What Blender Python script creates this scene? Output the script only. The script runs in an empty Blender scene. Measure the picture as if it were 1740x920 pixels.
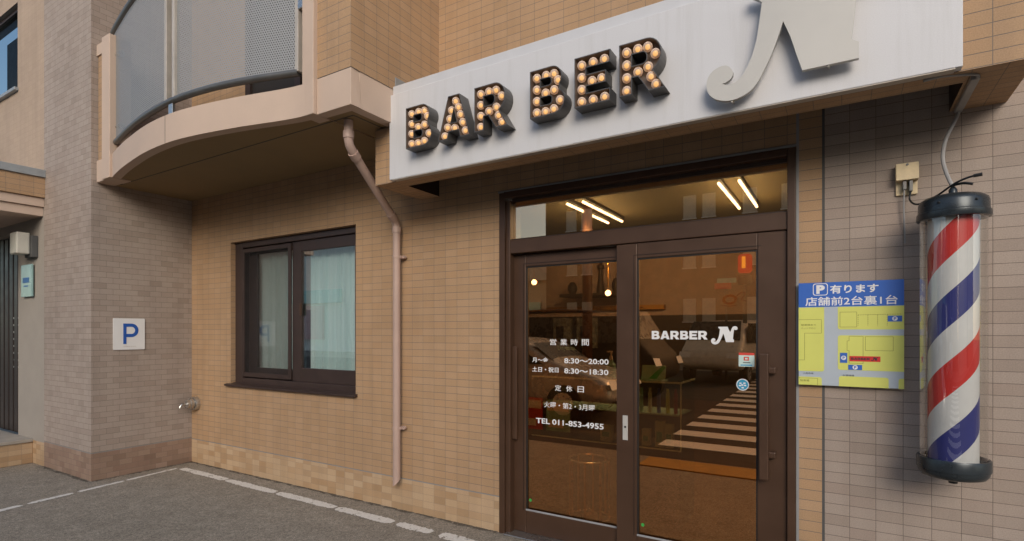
import bpy, math, random
from mathutils import Vector
from mathutils.geometry import tessellate_polygon
random.seed(7)
S = bpy.context.scene
COL = S.collection
R = math.radians

# ------------------------------------------------------------ camera, sky, sun, exposure
cam = bpy.data.cameras.new('camera')
camo = bpy.data.objects.new('camera', cam)
COL.objects.link(camo)
camo.location = (0, 0, 1.5)
camo.rotation_euler = (R(90), 0, R(31.4))
cam.sensor_width = 36.0
cam.lens = 918 / 1740 * 36
cam.shift_y = (564 - 460) / 1740
cam.clip_start = 0.05
cam.clip_end = 2000
S.camera = camo

SUN_EL, SUN_AZ = 25.0, 30.0         # azimuth measured from -Y towards +X
w = bpy.data.worlds.new('World')
S.world = w
w.use_nodes = True
nt = w.node_tree
bg = nt.nodes['Background']
sky = nt.nodes.new('ShaderNodeTexSky')
sky.sky_type = 'NISHITA'
sky.sun_disc = False
sky.sun_elevation = R(SUN_EL)
sky.sun_rotation = R(180 - SUN_AZ)
sky.air_density = 1.0
sky.dust_density = 1.5
sky.ozone_density = 1.0
nt.links.new(sky.outputs[0], bg.inputs[0])
bg.inputs[1].default_value = 0.15
sl = bpy.data.lights.new('sun', 'SUN')
sl.energy = 1.5
sl.angle = R(30)
sl.color = (1.0, 0.90, 0.78)
so = bpy.data.objects.new('sun', sl)
COL.objects.link(so)
sdir = Vector((math.sin(R(SUN_AZ)) * math.cos(R(SUN_EL)), -math.cos(R(SUN_AZ)) * math.cos(R(SUN_EL)), math.sin(R(SUN_EL))))
so.rotation_euler = sdir.to_track_quat('Z', 'Y').to_euler()
so.location = sdir * 40
S.view_settings.view_transform = 'Standard'
S.view_settings.look = 'None'
S.view_settings.exposure = 0.2
S.view_settings.gamma = 1.0
S.view_settings.use_curve_mapping = False
S.render.engine = 'CYCLES'
S.cycles.max_bounces = 8
S.cycles.transparent_max_bounces = 16
S.cycles.caustics_reflective = False
S.cycles.caustics_refractive = False

# ------------------------------------------------------------ helpers: objects and meshes
def tag(o, label=None, cat=None, group=None, kind=None):
    if label: o['label'] = label
    if cat: o['category'] = cat
    if group: o['group'] = group
    if kind: o['kind'] = kind
    return o

def empty(name, loc, label=None, cat=None, group=None):
    o = bpy.data.objects.new(name, None)
    COL.objects.link(o)
    o.location = loc
    o.empty_display_size = 0.2
    return tag(o, label, cat, group)

def world_of(o):
    v = Vector((0, 0, 0))
    while o is not None:
        v += o.location
        o = o.parent
    return v

class MB:
    """collects faces in world coordinates; build() links them as one mesh"""
    def __init__(s):
        s.v, s.f, s.m, s.uvo = [], [], [], []
    def face(s, pts, m=0, uvo=(0, 0)):
        b = len(s.v)
        s.v += [tuple(p) for p in pts]
        s.f.append(tuple(range(b, b + len(pts))))
        s.m.append(m); s.uvo.append(uvo)
    def box(s, x0, x1, y0, y1, z0, z1, m=0, skip='', uvo=(0, 0)):
        a = [(x0,y0,z0),(x1,y0,z0),(x1,y1,z0),(x0,y1,z0),(x0,y0,z1),(x1,y0,z1),(x1,y1,z1),(x0,y1,z1)]
        for k, q in (('b',(3,2,1,0)),('t',(4,5,6,7)),('f',(0,1,5,4)),('k',(2,3,7,6)),('l',(3,0,4,7)),('r',(1,2,6,5))):
            if k not in skip:
                s.face([a[i] for i in q], m, uvo)
        return s
    def poly(s, outer, holes, y0, y1, m=0, side=None, axis='y'):
        """prism of an outline with holes, given in (x, z), from y0 (front) to y1 (back)"""
        side = m if side is None else side
        def P(p, t): return (p[0], t, p[1]) if axis == 'y' else ((t, p[0], p[1]) if axis == 'x' else (p[0], p[1], t))
        loops = [outer] + holes
        flat = [p for l in loops for p in l]
        tr = tessellate_polygon([[Vector((p[0], p[1], 0)) for p in l] for l in loops])
        for t in tr:
            q = [flat[i] for i in t]
            ar = (q[1][0]-q[0][0])*(q[2][1]-q[0][1])-(q[1][1]-q[0][1])*(q[2][0]-q[0][0])
            if ar < 0: q = q[::-1]
            s.face([P(p, y0) for p in q], m)
            s.face([P(p, y1) for p in q[::-1]], m)
        for l in loops: s.wall(l, y0, y1, side, P)
        return s
    def wall(s, l, y0, y1, m, P=None):
        if P is None: P = lambda p, t: (p[0], t, p[1])
        n = len(l)
        for i in range(n):
            a, b = l[i], l[(i + 1) % n]
            s.face([P(a, y0), P(a, y1), P(b, y1), P(b, y0)], m)
    def tube(s, pts, r, n=12, m=0, caps=True):
        pts = [Vector(p) for p in pts]
        rr = r if isinstance(r, (list, tuple)) else [r] * len(pts)
        rings = []
        up = None
        for i, p in enumerate(pts):
            t = (pts[min(i+1, len(pts)-1)] - pts[max(i-1, 0)]).normalized()
            if up is None:
                up = Vector((0, 0, 1)) if abs(t.z) < 0.9 else Vector((1, 0, 0))
            a = t.cross(up).normalized(); up = a.cross(t).normalized()
            rings.append([p + (a * math.cos(2*math.pi*k/n) + up * math.sin(2*math.pi*k/n)) * rr[i] for k in range(n)])
        for i in range(len(rings) - 1):
            for k in range(n):
                s.face([rings[i][k], rings[i][(k+1) % n], rings[i+1][(k+1) % n], rings[i+1][k]], m)
        if caps:
            s.face(rings[0][::-1], m); s.face(rings[-1], m)
        return s
    def lathe(s, prof, c, n=32, m=0, axis='z', caps=True):
        """prof: (radius, height) from bottom up round a vertical (or -y) axis through c"""
        def P(r, h, a):
            if axis == 'z': return (c[0] + r*math.cos(a), c[1] + r*math.sin(a), c[2] + h)
            if axis == 'y': return (c[0] + r*math.cos(a), c[1] - h, c[2] + r*math.sin(a))
            return (c[0] + h, c[1] + r*math.cos(a), c[2] + r*math.sin(a))
        for (r0, h0), (r1, h1) in zip(prof, prof[1:]):
            for k in range(n):
                a, b = 2*math.pi*k/n, 2*math.pi*(k+1)/n
                s.face([P(r0,h0,a), P(r0,h0,b), P(r1,h1,b), P(r1,h1,a)], m)
        if caps:
            if prof[0][0] > 1e-4: s.face([P(prof[0][0], prof[0][1], -2*math.pi*k/n) for k in range(n)], m)
            if prof[-1][0] > 1e-4: s.face([P(prof[-1][0], prof[-1][1], 2*math.pi*k/n) for k in range(n)], m)
        return s
    def ball(s, c, r, n=16, h=10, m=0, sz=1.0):
        prof = [(max(r*math.sin(math.pi*i/h), 1e-5), -r*sz*math.cos(math.pi*i/h)) for i in range(h+1)]
        return s.lathe(prof, c, n, m, caps=False)
    def build(s, name, mats, parent=None, bevel=0, smooth=False, merge=True, origin=None):
        me = bpy.data.meshes.new(name)
        off = world_of(parent) if parent is not None else Vector(origin or (0, 0, 0))
        me.from_pydata([(x-off.x, y-off.y, z-off.z) for x, y, z in s.v], [], s.f)
        if not isinstance(mats, (list, tuple)): mats = [mats]
        for m in mats: me.materials.append(m)
        uv = me.uv_layers.new(name='UVMap').data
        for p, m, uo in zip(me.polygons, s.m, s.uvo):
            p.material_index = m
            nx, ny, nz = (abs(c) for c in p.normal)
            for li in p.loop_indices:
                x, y, z = s.v[me.loops[li].vertex_index]
                if ny >= nx and ny >= nz: q = (x, z)
                elif nx >= nz: q = (y, z)
                else: q = (x, y)
                uv[li].uv = (q[0] + uo[0], q[1] + uo[1])
        if merge:
            import bmesh
            bm = bmesh.new(); bm.from_mesh(me)
            bmesh.ops.remove_doubles(bm, verts=bm.verts, dist=1e-5)
            if smooth: bmesh.ops.recalc_face_normals(bm, faces=bm.faces)
            bm.to_mesh(me); bm.free()
        o = bpy.data.objects.new(name, me)
        COL.objects.link(o)
        if parent is not None: o.parent = parent
        elif origin: o.location = origin
        if smooth:
            for p in me.polygons: p.use_smooth = True
            try: me.set_sharp_from_angle(angle=R(38))
            except Exception: pass
        if bevel:
            b = o.modifiers.new('bevel', 'BEVEL'); b.width = bevel; b.segments = 2; b.limit_method = 'ANGLE'; b.angle_limit = R(40)
        return o

def text(s, x0, x1, z0, z1, plane, mat, parent, name='lettering', bold=0.0, axis='y', depth=0.0):
    """flat vinyl lettering fitted to a rectangle on the plane y = plane (or x = plane)"""
    cu = bpy.data.curves.new(name, 'FONT')
    cu.body = s; cu.size = 1.0; cu.offset = bold; cu.resolution_u = 3
    to = bpy.data.objects.new('t', cu); COL.objects.link(to)
    bpy.context.view_layer.update()
    me = bpy.data.meshes.new_from_object(to.evaluated_get(bpy.context.evaluated_depsgraph_get()))
    bpy.data.objects.remove(to); bpy.data.curves.remove(cu)
    xs = [v.co.x for v in me.vertices]; ys = [v.co.y for v in me.vertices]
    ax, bx, ay, by = min(xs), max(xs), min(ys), max(ys)
    off = world_of(parent)
    for v in me.vertices:
        a = x0 + (v.co.x-ax)/max(bx-ax, 1e-6)*(x1-x0); b = z0 + (v.co.y-ay)/max(by-ay, 1e-6)*(z1-z0)
        v.co = (Vector((a, plane, b)) if axis == 'y' else Vector((plane, a, b))) - off
    me.name = name; me.materials.clear(); me.materials.append(mat)
    o = bpy.data.objects.new(name, me); COL.objects.link(o); o.parent = parent
    return o

def arc(cx, cz, rx, rz, a0, a1, n=8):
    return [(cx + rx*math.cos(R(a0+(a1-a0)*i/n)), cz + rz*math.sin(R(a0+(a1-a0)*i/n))) for i in range(n+1)]

def spline(pts, n=8):
    out = []
    for i in range(len(pts)-1):
        p0, p1, p2, p3 = pts[max(i-1,0)], pts[i], pts[i+1], pts[min(i+2,len(pts)-1)]
        for k in range(n):
            t = k/n
            out.append(tuple(0.5*((2*p1[j]) + (-p0[j]+p2[j])*t + (2*p0[j]-5*p1[j]+4*p2[j]-p3[j])*t*t + (-p0[j]+3*p1[j]-3*p2[j]+p3[j])*t**3) for j in range(len(p1))))
    return out + [tuple(pts[-1])]

# ------------------------------------------------------------ helpers: materials
class NT:
    def __init__(s, name):
        s.mat = bpy.data.materials.new(name); s.mat.use_nodes = True
        s.t = s.mat.node_tree
        s.b = s.t.nodes['Principled BSDF']; s.out = s.t.nodes['Material Output']
    def n(s, typ, **kw):
        nd = s.t.nodes.new('ShaderNode' + typ)
        for k, v in kw.items(): setattr(nd, k, v)
        return nd
    def l(s, a, b): s.t.links.new(a, b)
    def math(s, op, a, b=None, c=None):
        nd = s.n('Math', operation=op)
        for i, x in enumerate((a, b, c)):
            if x is None: continue
            if isinstance(x, (int, float)): nd.inputs[i].default_value = x
            else: s.l(x, nd.inputs[i])
        return nd.outputs[0]
    def mix(s, f, a, b, typ='MIX'):
        nd = s.n('MixRGB', blend_type=typ)
        for i, x in enumerate((f, a, b)):
            if isinstance(x, (int, float)): nd.inputs[i].default_value = x
            elif isinstance(x, tuple): nd.inputs[i].default_value = (*x, 1) if len(x) == 3 else x
            else: s.l(x, nd.inputs[i])
        return nd.outputs[0]
    def noise(s, vec, scale, detail=4, rough=0.55):
        nd = s.n('TexNoise'); nd.inputs['Scale'].default_value = scale
        nd.inputs['Detail'].default_value = detail; nd.inputs['Roughness'].default_value = rough
        if vec is not None: s.l(vec, nd.inputs['Vector'])
        return nd.outputs['Fac']
    def ramp(s, fac, stops, interp='LINEAR'):
        nd = s.n('ValToRGB'); cr = nd.color_ramp; cr.interpolation = interp
        while len(cr.elements) < len(stops): cr.elements.new(0.5)
        for e, (p, c) in zip(cr.elements, stops):
            e.position = p; e.color = (*c, 1) if len(c) == 3 else c
        s.l(fac, nd.inputs[0])
        return nd.outputs[0]
    def fresnel(s, ior):
        gm = s.n('NewGeometry'); fr = s.n('Fresnel')
        s.l(s.math('MULTIPLY_ADD', gm.outputs['Backfacing'], 1/ior - ior, ior), fr.inputs[0])
        return fr
    def bump(s, h, strength=0.3, dist=0.01):
        nd = s.n('Bump'); nd.inputs['Strength'].default_value = strength; nd.inputs['Distance'].default_value = dist
        s.l(h, nd.inputs['Height']); s.l(nd.outputs[0], s.b.inputs['Normal'])
    def set(s, col=None, rough=None, metal=None, spec=None):
        for k, v in (('Base Color', col), ('Roughness', rough), ('Metallic', metal), ('Specular IOR Level', spec)):
            if v is None: continue
            if isinstance(v, tuple): s.b.inputs[k].default_value = (*v, 1)
            elif isinstance(v, (int, float)): s.b.inputs[k].default_value = v
            else: s.l(v, s.b.inputs[k])

def plain(name, col, rough=0.6, metal=0.0, var=0.12, scale=9.0, spec=None, bump=0.0, grain=0.0):
    """paint, metal or plastic with slight unevenness"""
    t = NT(name); g = t.n('TexCoord').outputs['Object']
    f = t.noise(g, scale, 5)
    c = t.ramp(f, [(0.3, tuple(x*(1-var) for x in col)), (0.7, tuple(min(x*(1+var), 0.9) for x in col))])
    if grain:
        c = t.mix(grain, c, t.ramp(t.noise(g, 260, 2), [(0.3, tuple(x*0.5 for x in col)), (0.7, tuple(min(x*1.5, 0.95) for x in col))]))
    t.set(c, t.math('MULTIPLY_ADD', f, 0.25, rough-0.12), metal, spec)
    if bump: t.bump(t.noise(g, 180, 3), bump, 0.002)
    return t.mat

def tile(name, cols, grout, tw=0.116, th=0.057, gu=0.0035, gv=0.003, rough=0.75, stain=0.16, bond=0.0):
    """stack-bonded ceramic tiles in metres from the UV map, each tile its own shade"""
    t = NT(name); uv = t.n('TexCoord').outputs['UV']
    sep = t.n('SeparateXYZ'); t.l(uv, sep.inputs[0])
    v = t.math('DIVIDE', sep.outputs[1], th); iv = t.math('FLOOR', v)
    u = t.math('DIVIDE', sep.outputs[0], tw)
    if bond: u = t.math('ADD', u, t.math('MULTIPLY', t.math('MODULO', iv, 2.0), bond))
    iu = t.math('FLOOR', u)
    cb = t.n('CombineXYZ'); t.l(iu, cb.inputs[0]); t.l(iv, cb.inputs[1])
    wn = t.n('TexWhiteNoise', noise_dimensions='3D'); t.l(cb.outputs[0], wn.inputs['Vector'])
    base = t.ramp(wn.outputs['Value'], [(i/(len(cols)-1) if len(cols) > 1 else 0, c) for i, c in enumerate(cols)])
    g = t.n('TexCoord').outputs['Object']
    big = t.noise(g, 0.9, 4)
    base = t.mix(1.0, base, t.ramp(big, [(0.25, (1-stain,)*3), (0.75, (1+stain*0.4,)*3)]), 'MULTIPLY')
    sp = t.n('Mapping'); sp.inputs['Scale'].default_value = (9, 9, 0.8); t.l(g, sp.inputs[0])
    base = t.mix(0.55, base, t.ramp(t.noise(sp.outputs[0], 1.0, 5), [(0.32, (0.84, 0.84, 0.85)), (0.55, (1.0, 1.0, 1.0))]), 'MULTIPLY')
    fine = t.noise(g, 190, 3)
    base = t.mix(1.0, base, t.ramp(fine, [(0.3, (0.86,)*3), (0.7, (1.12,)*3)]), 'MULTIPLY')
    def edge(f, gw, size):
        fr = t.math('FRACT', f)
        d = t.math('MULTIPLY', t.math('MINIMUM', fr, t.math('SUBTRACT', 1.0, fr)), size)
        return t.math('SMOOTH_MIN', t.math('DIVIDE', d, gw), 1.0, 0.15)
    e = t.math('MINIMUM', edge(u, gu*0.5, tw), edge(v, gv*0.5, th))
    mask = t.math('GREATER_THAN', e, 0.6)
    c = t.mix(mask, grout, base)
    t.set(c, t.math('MULTIPLY_ADD', mask, rough-0.9, 0.9))
    h = t.math('ADD', t.math('MULTIPLY', e, 1.0), t.math('MULTIPLY', fine, 0.35))
    h = t.math('ADD', h, t.math('MULTIPLY', wn.outputs['Value'], 0.3))
    t.bump(h, 0.35, 0.003)
    return t.mat

def glass(name, tint, refl, base, k=1.0, rough=0.0):
    t = NT(name)
    tr = t.n('BsdfTransparent'); tr.inputs[0].default_value = (*tint, 1)
    gl = t.n('BsdfGlossy'); gl.inputs[0].default_value = (*refl, 1); gl.inputs['Roughness'].default_value = rough
    fr = t.fresnel(1.5)
    f = t.math('MINIMUM', t.math('MULTIPLY_ADD', fr.outputs[0], k, base), 1.0)
    mx = t.n('MixShader'); t.l(f, mx.inputs[0]); t.l(tr.outputs[0], mx.inputs[1]); t.l(gl.outputs[0], mx.inputs[2])
    t.l(mx.outputs[0], t.out.inputs[0])
    return t.mat

def emit(name, col, strength):
    t = NT(name); e = t.n('Emission'); e.inputs[0].default_value = (*col, 1); e.inputs[1].default_value = strength
    t.l(e.outputs[0], t.out.inputs[0])
    return t.mat

M = {}
TAN = [(0.425, 0.272, 0.152), (0.448, 0.286, 0.160), (0.465, 0.302, 0.176), (0.44, 0.28, 0.156), (0.455, 0.284, 0.156)]
M['tan'] = tile('tan_tile', TAN, (0.165, 0.145, 0.125), gv=0.0052, gu=0.0042)
M['tan_base'] = tile('tan_base_tile', [(0.41, 0.265, 0.145), (0.54, 0.385, 0.24), (0.52, 0.36, 0.215), (0.44, 0.28, 0.15), (0.56, 0.40, 0.255)], (0.26, 0.20, 0.15))
PINK = [(0.33, 0.265, 0.22), (0.37, 0.30, 0.25), (0.39, 0.32, 0.27), (0.355, 0.28, 0.232)]
M['pink'] = tile('rose_grey_tile', PINK, (0.125, 0.10, 0.085), gv=0.004)
M['pier'] = tile('pier_tile', [(0.335, 0.27, 0.225), (0.40, 0.33, 0.28), (0.40, 0.328, 0.28), (0.39, 0.318, 0.27), (0.355, 0.285, 0.238)], (0.17, 0.14, 0.12), bond=0.5, gv=0.0048)
M['pier_base'] = tile('pier_base_tile', [(0.24, 0.155, 0.11), (0.34, 0.235, 0.17), (0.28, 0.18, 0.13), (0.37, 0.26, 0.195)], (0.20, 0.15, 0.12), bond=0.5, gv=0.0048)
M['soft_tan'] = tile('upper_tan_tile', [(0.43, 0.32, 0.235), (0.46, 0.345, 0.255), (0.44, 0.33, 0.24)], (0.34, 0.26, 0.20))
M['grout'] = plain('joint_sealant', (0.24, 0.235, 0.23), 0.8)
M['joint'] = plain('dark_joint', (0.085, 0.085, 0.083), 0.8)
M['caulk'] = plain('grey_caulk', (0.27, 0.27, 0.27), 0.7)
M['fascia'] = plain('rose_beige_paint', (0.555, 0.425, 0.335), 0.65, var=0.05, scale=3, grain=0.05, bump=0.15)
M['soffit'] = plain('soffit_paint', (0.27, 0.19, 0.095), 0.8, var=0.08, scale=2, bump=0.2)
M['beige'] = plain('beige_render', (0.36, 0.32, 0.275), 0.85, var=0.06, scale=4, grain=0.12, bump=0.3)
M['flash'] = plain('grey_flashing', (0.33, 0.35, 0.36), 0.45, 0.3)
M['brown'] = plain('brown_aluminium', (0.072, 0.037, 0.021), 0.42, 0.15, var=0.1, scale=5, bump=0.05)
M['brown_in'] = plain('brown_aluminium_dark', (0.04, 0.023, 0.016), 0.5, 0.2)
M['wframe'] = plain('window_frame_metal', (0.055, 0.036, 0.031), 0.4, 0.2)
M['black'] = plain('black_rubber', (0.012, 0.012, 0.012), 0.6)
M['white'] = plain('white_sign_panel', (0.605, 0.61, 0.63), 0.55, var=0.03, scale=1.6, grain=0.03)
M['offwhite'] = plain('white_strip_panel', (0.57, 0.575, 0.595), 0.55, var=0.03)
def sign_white(name, col):
    t = NT(name); g = t.n('TexCoord').outputs['Object']
    mp = t.n('Mapping'); mp.inputs['Scale'].default_value = (14, 14, 0.7); t.l(g, mp.inputs[0])
    c = t.ramp(t.noise(g, 1.6, 5), [(0.3, tuple(x*.97 for x in col)), (0.7, tuple(x*1.03 for x in col))])
    c = t.mix(0.8, c, t.ramp(t.noise(mp.outputs[0], 1.0, 6, 0.65), [(0.30, (0.90, 0.895, 0.88)), (0.48, (1, 1, 1))]), 'MULTIPLY')
    c = t.mix(1.0, c, t.ramp(t.noise(g, 230, 2), [(0.3, (0.96,)*3), (0.7, (1.04,)*3)]), 'MULTIPLY')
    t.set(c, 0.5); t.bump(t.noise(g, 2.2, 3), 0.12, 0.02)
    return t.mat
M['white'] = sign_white('white_sign_panel', (0.615, 0.615, 0.63))
M['silver'] = plain('satin_steel', (0.52, 0.505, 0.47), 0.5, 0.15, var=0.05, scale=3)
M['channel'] = plain('letter_shell', (0.11, 0.105, 0.10), 0.42, 0.5, var=0.2, scale=14)
M['channel_in'] = plain('letter_face', (0.12, 0.10, 0.09), 0.55, 0.2, var=0.2, scale=20)
M['pipe'] = plain('rose_pipe_paint', (0.44, 0.315, 0.265), 0.5, var=0.07, scale=5)
M['steel'] = plain('stainless_steel', (0.55, 0.54, 0.52), 0.28, 0.9)
M['rail'] = plain('grey_rail_metal', (0.17, 0.165, 0.155), 0.4, 0.6)
M['rail_light'] = plain('light_rail_metal', (0.50, 0.45, 0.39), 0.45, 0.2)
M['vinyl'] = plain('white_vinyl', (0.78, 0.78, 0.78), 0.5, var=0.02)
def bulb_glass():
    t = NT('bulb_glass')
    tr = t.n('BsdfTransparent'); tr.inputs[0].default_value = (1, .95, .9, 1)
    t.set((0.93, 0.85, 0.77), 0.12)
    t.b.inputs['Emission Color'].default_value = (1.0, .62, .42, 1); t.b.inputs['Emission Strength'].default_value = 0.15
    fr = t.fresnel(1.9)
    mx = t.n('MixShader'); t.l(t.math('MINIMUM', t.math('MULTIPLY_ADD', fr.outputs[0], 2.2, 0.08), 1.0), mx.inputs[0])
    t.l(tr.outputs[0], mx.inputs[1]); t.l(t.b.outputs[0], mx.inputs[2]); t.l(mx.outputs[0], t.out.inputs[0])
    return t.mat
M['bulb'] = bulb_glass()
M['core'] = emit('bulb_filament', (1.0, 0.50, 0.10), 1.0)
M['socket'] = plain('bulb_socket', (0.55, 0.40, 0.33), 0.4)
M['pane'] = glass('door_glass', (0.90, 0.70, 0.46), (1.0, 0.60, 0.30), 0.36, 1.0)
M['transom'] = glass('transom_glass', (0.76, 0.64, 0.44), (1.0, 0.78, 0.57), 0.32, 1.0)
M['wpane'] = glass('window_glass', (0.96, 0.985, 0.985), (0.98, 0.97, 0.96), 0.18, 1.0)
M['dpane'] = glass('dim_window_glass', (0.8, 0.85, 0.85), (0.30, 0.33, 0.36), 0.03, 0.2)
M['tube'] = glass('clear_tube', (0.95, 0.95, 0.935), (1, 1, 1), 0.035, 1.6)
M['cap'] = plain('pole_cap_paint', (0.034, 0.043, 0.050), 0.28, 0.35, var=0.2, scale=8)
M['capdark'] = plain('pole_knob', (0.012, 0.013, 0.014), 0.4)
M['blue'] = plain('blue_print', (0.018, 0.10, 0.42), 0.5, var=0.04)
M['mapblue'] = plain('map_blue_print', (0.028, 0.125, 0.50), 0.5, var=0.05)
M['mapyellow'] = plain('map_yellow_print', (0.66, 0.68, 0.16), 0.5, var=0.03)
M['mapgrey'] = plain('map_grey_print', (0.44, 0.50, 0.56), 0.5, var=0.03)
M['mapred'] = plain('map_red_print', (0.62, 0.022, 0.026), 0.5)
M['mapline'] = plain('map_line_print', (0.20, 0.19, 0.035), 0.6)
M['ink'] = plain('dark_print', (0.03, 0.03, 0.035), 0.6)
M['cream'] = plain('aged_cream_plastic', (0.72, 0.58, 0.36), 0.55, var=0.12, scale=20)
M['cable'] = plain('grey_cable', (0.33, 0.32, 0.31), 0.5)
M['lampbox'] = plain('frosted_lamp', (0.55, 0.53, 0.46), 0.5, var=0.06)
M['plate'] = plain('green_glass_plate', (0.30, 0.46, 0.44), 0.15, var=0.08)
M['plate_print'] = plain('plate_print', (0.05, 0.16, 0.38), 0.5)
M['conc'] = plain('step_slab', (0.36, 0.32, 0.27), 0.85, var=0.12, scale=6, bump=0.3)
M['entry'] = plain('dark_entry_door', (0.040, 0.029, 0.025), 0.4, 0.15)

def asphalt():
    t = NT('asphalt'); g = t.n('TexCoord').outputs['Object']
    big = t.noise(g, 0.55, 5); mid = t.noise(g, 6, 5); fine = t.noise(g, 130, 3, 0.7)
    c = t.ramp(big, [(0.3, (0.285, 0.252, 0.204)), (0.7, (0.325, 0.288, 0.235))])
    c = t.mix(1.0, c, t.ramp(mid, [(0.3, (0.88,)*3), (0.7, (1.1,)*3)]), 'MULTIPLY')
    c = t.mix(1.0, c, t.ramp(fine, [(0.3, (0.42,)*3), (0.72, (1.55,)*3)]), 'MULTIPLY')
    vo = t.n('TexVoronoi'); vo.inputs['Scale'].default_value = 75; t.l(g, vo.inputs['Vector'])
    c = t.mix(1.0, c, t.ramp(vo.outputs['Color'], [(0.1, (0.72,)*3), (0.9, (1.28,)*3)]), 'MULTIPLY')
    st = t.math('LESS_THAN', vo.outputs['Distance'], 0.16)
    c = t.mix(t.math('MULTIPLY', st, 0.55), c, (0.34, 0.31, 0.26))
    v2 = t.n('TexVoronoi'); v2.inputs['Scale'].default_value = 22; t.l(g, v2.inputs['Vector'])
    c = t.mix(t.math('MULTIPLY', t.math('LESS_THAN', v2.outputs['Distance'], 0.085), 0.6), c, (0.40, 0.36, 0.30))
    stn = t.ramp(t.noise(g, 1.7, 6, 0.7), [(0.34, (0.72,)*3), (0.46, (1.0,)*3)])
    c = t.mix(0.3, c, stn, 'MULTIPLY')
    wv = t.n('TexNoise'); wv.inputs['Scale'].default_value = 2.5; wv.inputs['Detail'].default_value = 5; t.l(g, wv.inputs['Vector'])
    mv = t.mix(0.12, g, wv.outputs['Color'])
    v3 = t.n('TexVoronoi', feature='DISTANCE_TO_EDGE'); v3.inputs['Scale'].default_value = 0.62; t.l(mv, v3.inputs['Vector'])
    crk = t.math('MULTIPLY', t.math('LESS_THAN', v3.outputs['Distance'], 0.0035), t.math('GREATER_THAN', big, 0.5))
    c = t.mix(t.math('MULTIPLY', crk, 0.10), c, (0.03, 0.027, 0.023))
    t.set(c, 0.92, spec=0.25)
    t.bump(t.math('ADD', fine, t.math('MULTIPLY', mid, 0.5)), 0.6, 0.006)
    return t.mat
M['asphalt'] = asphalt()

def paint_line(name, thresh):
    t = NT(name); g = t.n('TexCoord').outputs['Object']
    a = t.noise(g, 16, 8, 0.72)
    c = t.mix(t.math('GREATER_THAN', a, thresh), (0.28, 0.245, 0.195), t.ramp(t.noise(g, 60, 4), [(0.3, (0.66, 0.63, 0.57)), (0.7, (0.80, 0.78, 0.73))]))
    t.set(c, 0.85); t.bump(a, 0.4, 0.004)
    return t.mat
M['line'] = paint_line('worn_white_paint', 0.405)
M['zebra'] = plain('crossing_paint', (0.80, 0.78, 0.74), 0.8, var=0.05)
M['tactile'] = plain('faded_yellow_blocks', (0.46, 0.26, 0.06), 0.85, bump=0.4)

def perforated():
    t = NT('perforated_metal'); uv = t.n('TexCoord').outputs['UV']
    sep = t.n('SeparateXYZ'); t.l(uv, sep.inputs[0])
    p = 0.0195; rowh = p*0.866
    v = t.math('DIVIDE', sep.outputs[1], rowh); iv = t.math('FLOOR', v)
    u = t.math('ADD', t.math('DIVIDE', sep.outputs[0], p), t.math('MULTIPLY', t.math('MODULO', iv, 2.0), 0.5))
    fu = t.math('SUBTRACT', t.math('FRACT', u), 0.5)
    fv = t.math('MULTIPLY', t.math('SUBTRACT', t.math('FRACT', v), 0.5), 0.866)
    d = t.math('SQRT', t.math('ADD', t.math('MULTIPLY', fu, fu), t.math('MULTIPLY', fv, fv)))
    t.set((0.30, 0.305, 0.305), 0.5, 0.1)
    tr = t.n('BsdfTransparent'); mx = t.n('MixShader')
    t.l(t.math('LESS_THAN', d, 0.235), mx.inputs[0]); t.l(t.b.outputs[0], mx.inputs[1]); t.l(tr.outputs[0], mx.inputs[2])
    t.l(mx.outputs[0], t.out.inputs[0])
    return t.mat
M['perf'] = perforated()

def insect_screen():
    t = NT('insect_mesh')
    t.set((0.03, 0.03, 0.03), 0.7)
    tr = t.n('BsdfTransparent'); mx = t.n('MixShader'); mx.inputs[0].default_value = 0.82
    t.l(t.b.outputs[0], mx.inputs[1]); t.l(tr.outputs[0], mx.inputs[2]); t.l(mx.outputs[0], t.out.inputs[0])
    return t.mat
M['screen'] = insect_screen()

def stripes():
    t = NT('helical_stripes'); g = t.n('TexCoord').outputs['Object']
    sep = t.n('SeparateXYZ'); t.l(g, sep.inputs[0])
    th = t.math('DIVIDE', t.math('ARCTAN2', sep.outputs[1], sep.outputs[0]), 2*math.pi)
    ph = t.math('SUBTRACT', t.math('DIVIDE', t.math('ADD', sep.outputs[2], 0.82), 0.617), th)
    f = t.math('FRACT', t.math('ADD', ph, 10.0 - 0.265))
    c = t.ramp(f, [(0, (0.56, 0.035, 0.028)), (0.25, (0.66, 0.66, 0.65)), (0.5, (0.035, 0.04, 0.20)), (0.75, (0.66, 0.66, 0.65))], 'CONSTANT')
    c = t.mix(1.0, c, t.ramp(t.noise(g, 5, 5), [(0.3, (0.9,)*3), (0.7, (1.05,)*3)]), 'MULTIPLY')
    t.set(c, 0.35)
    return t.mat
M['stripes'] = stripes()

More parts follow.
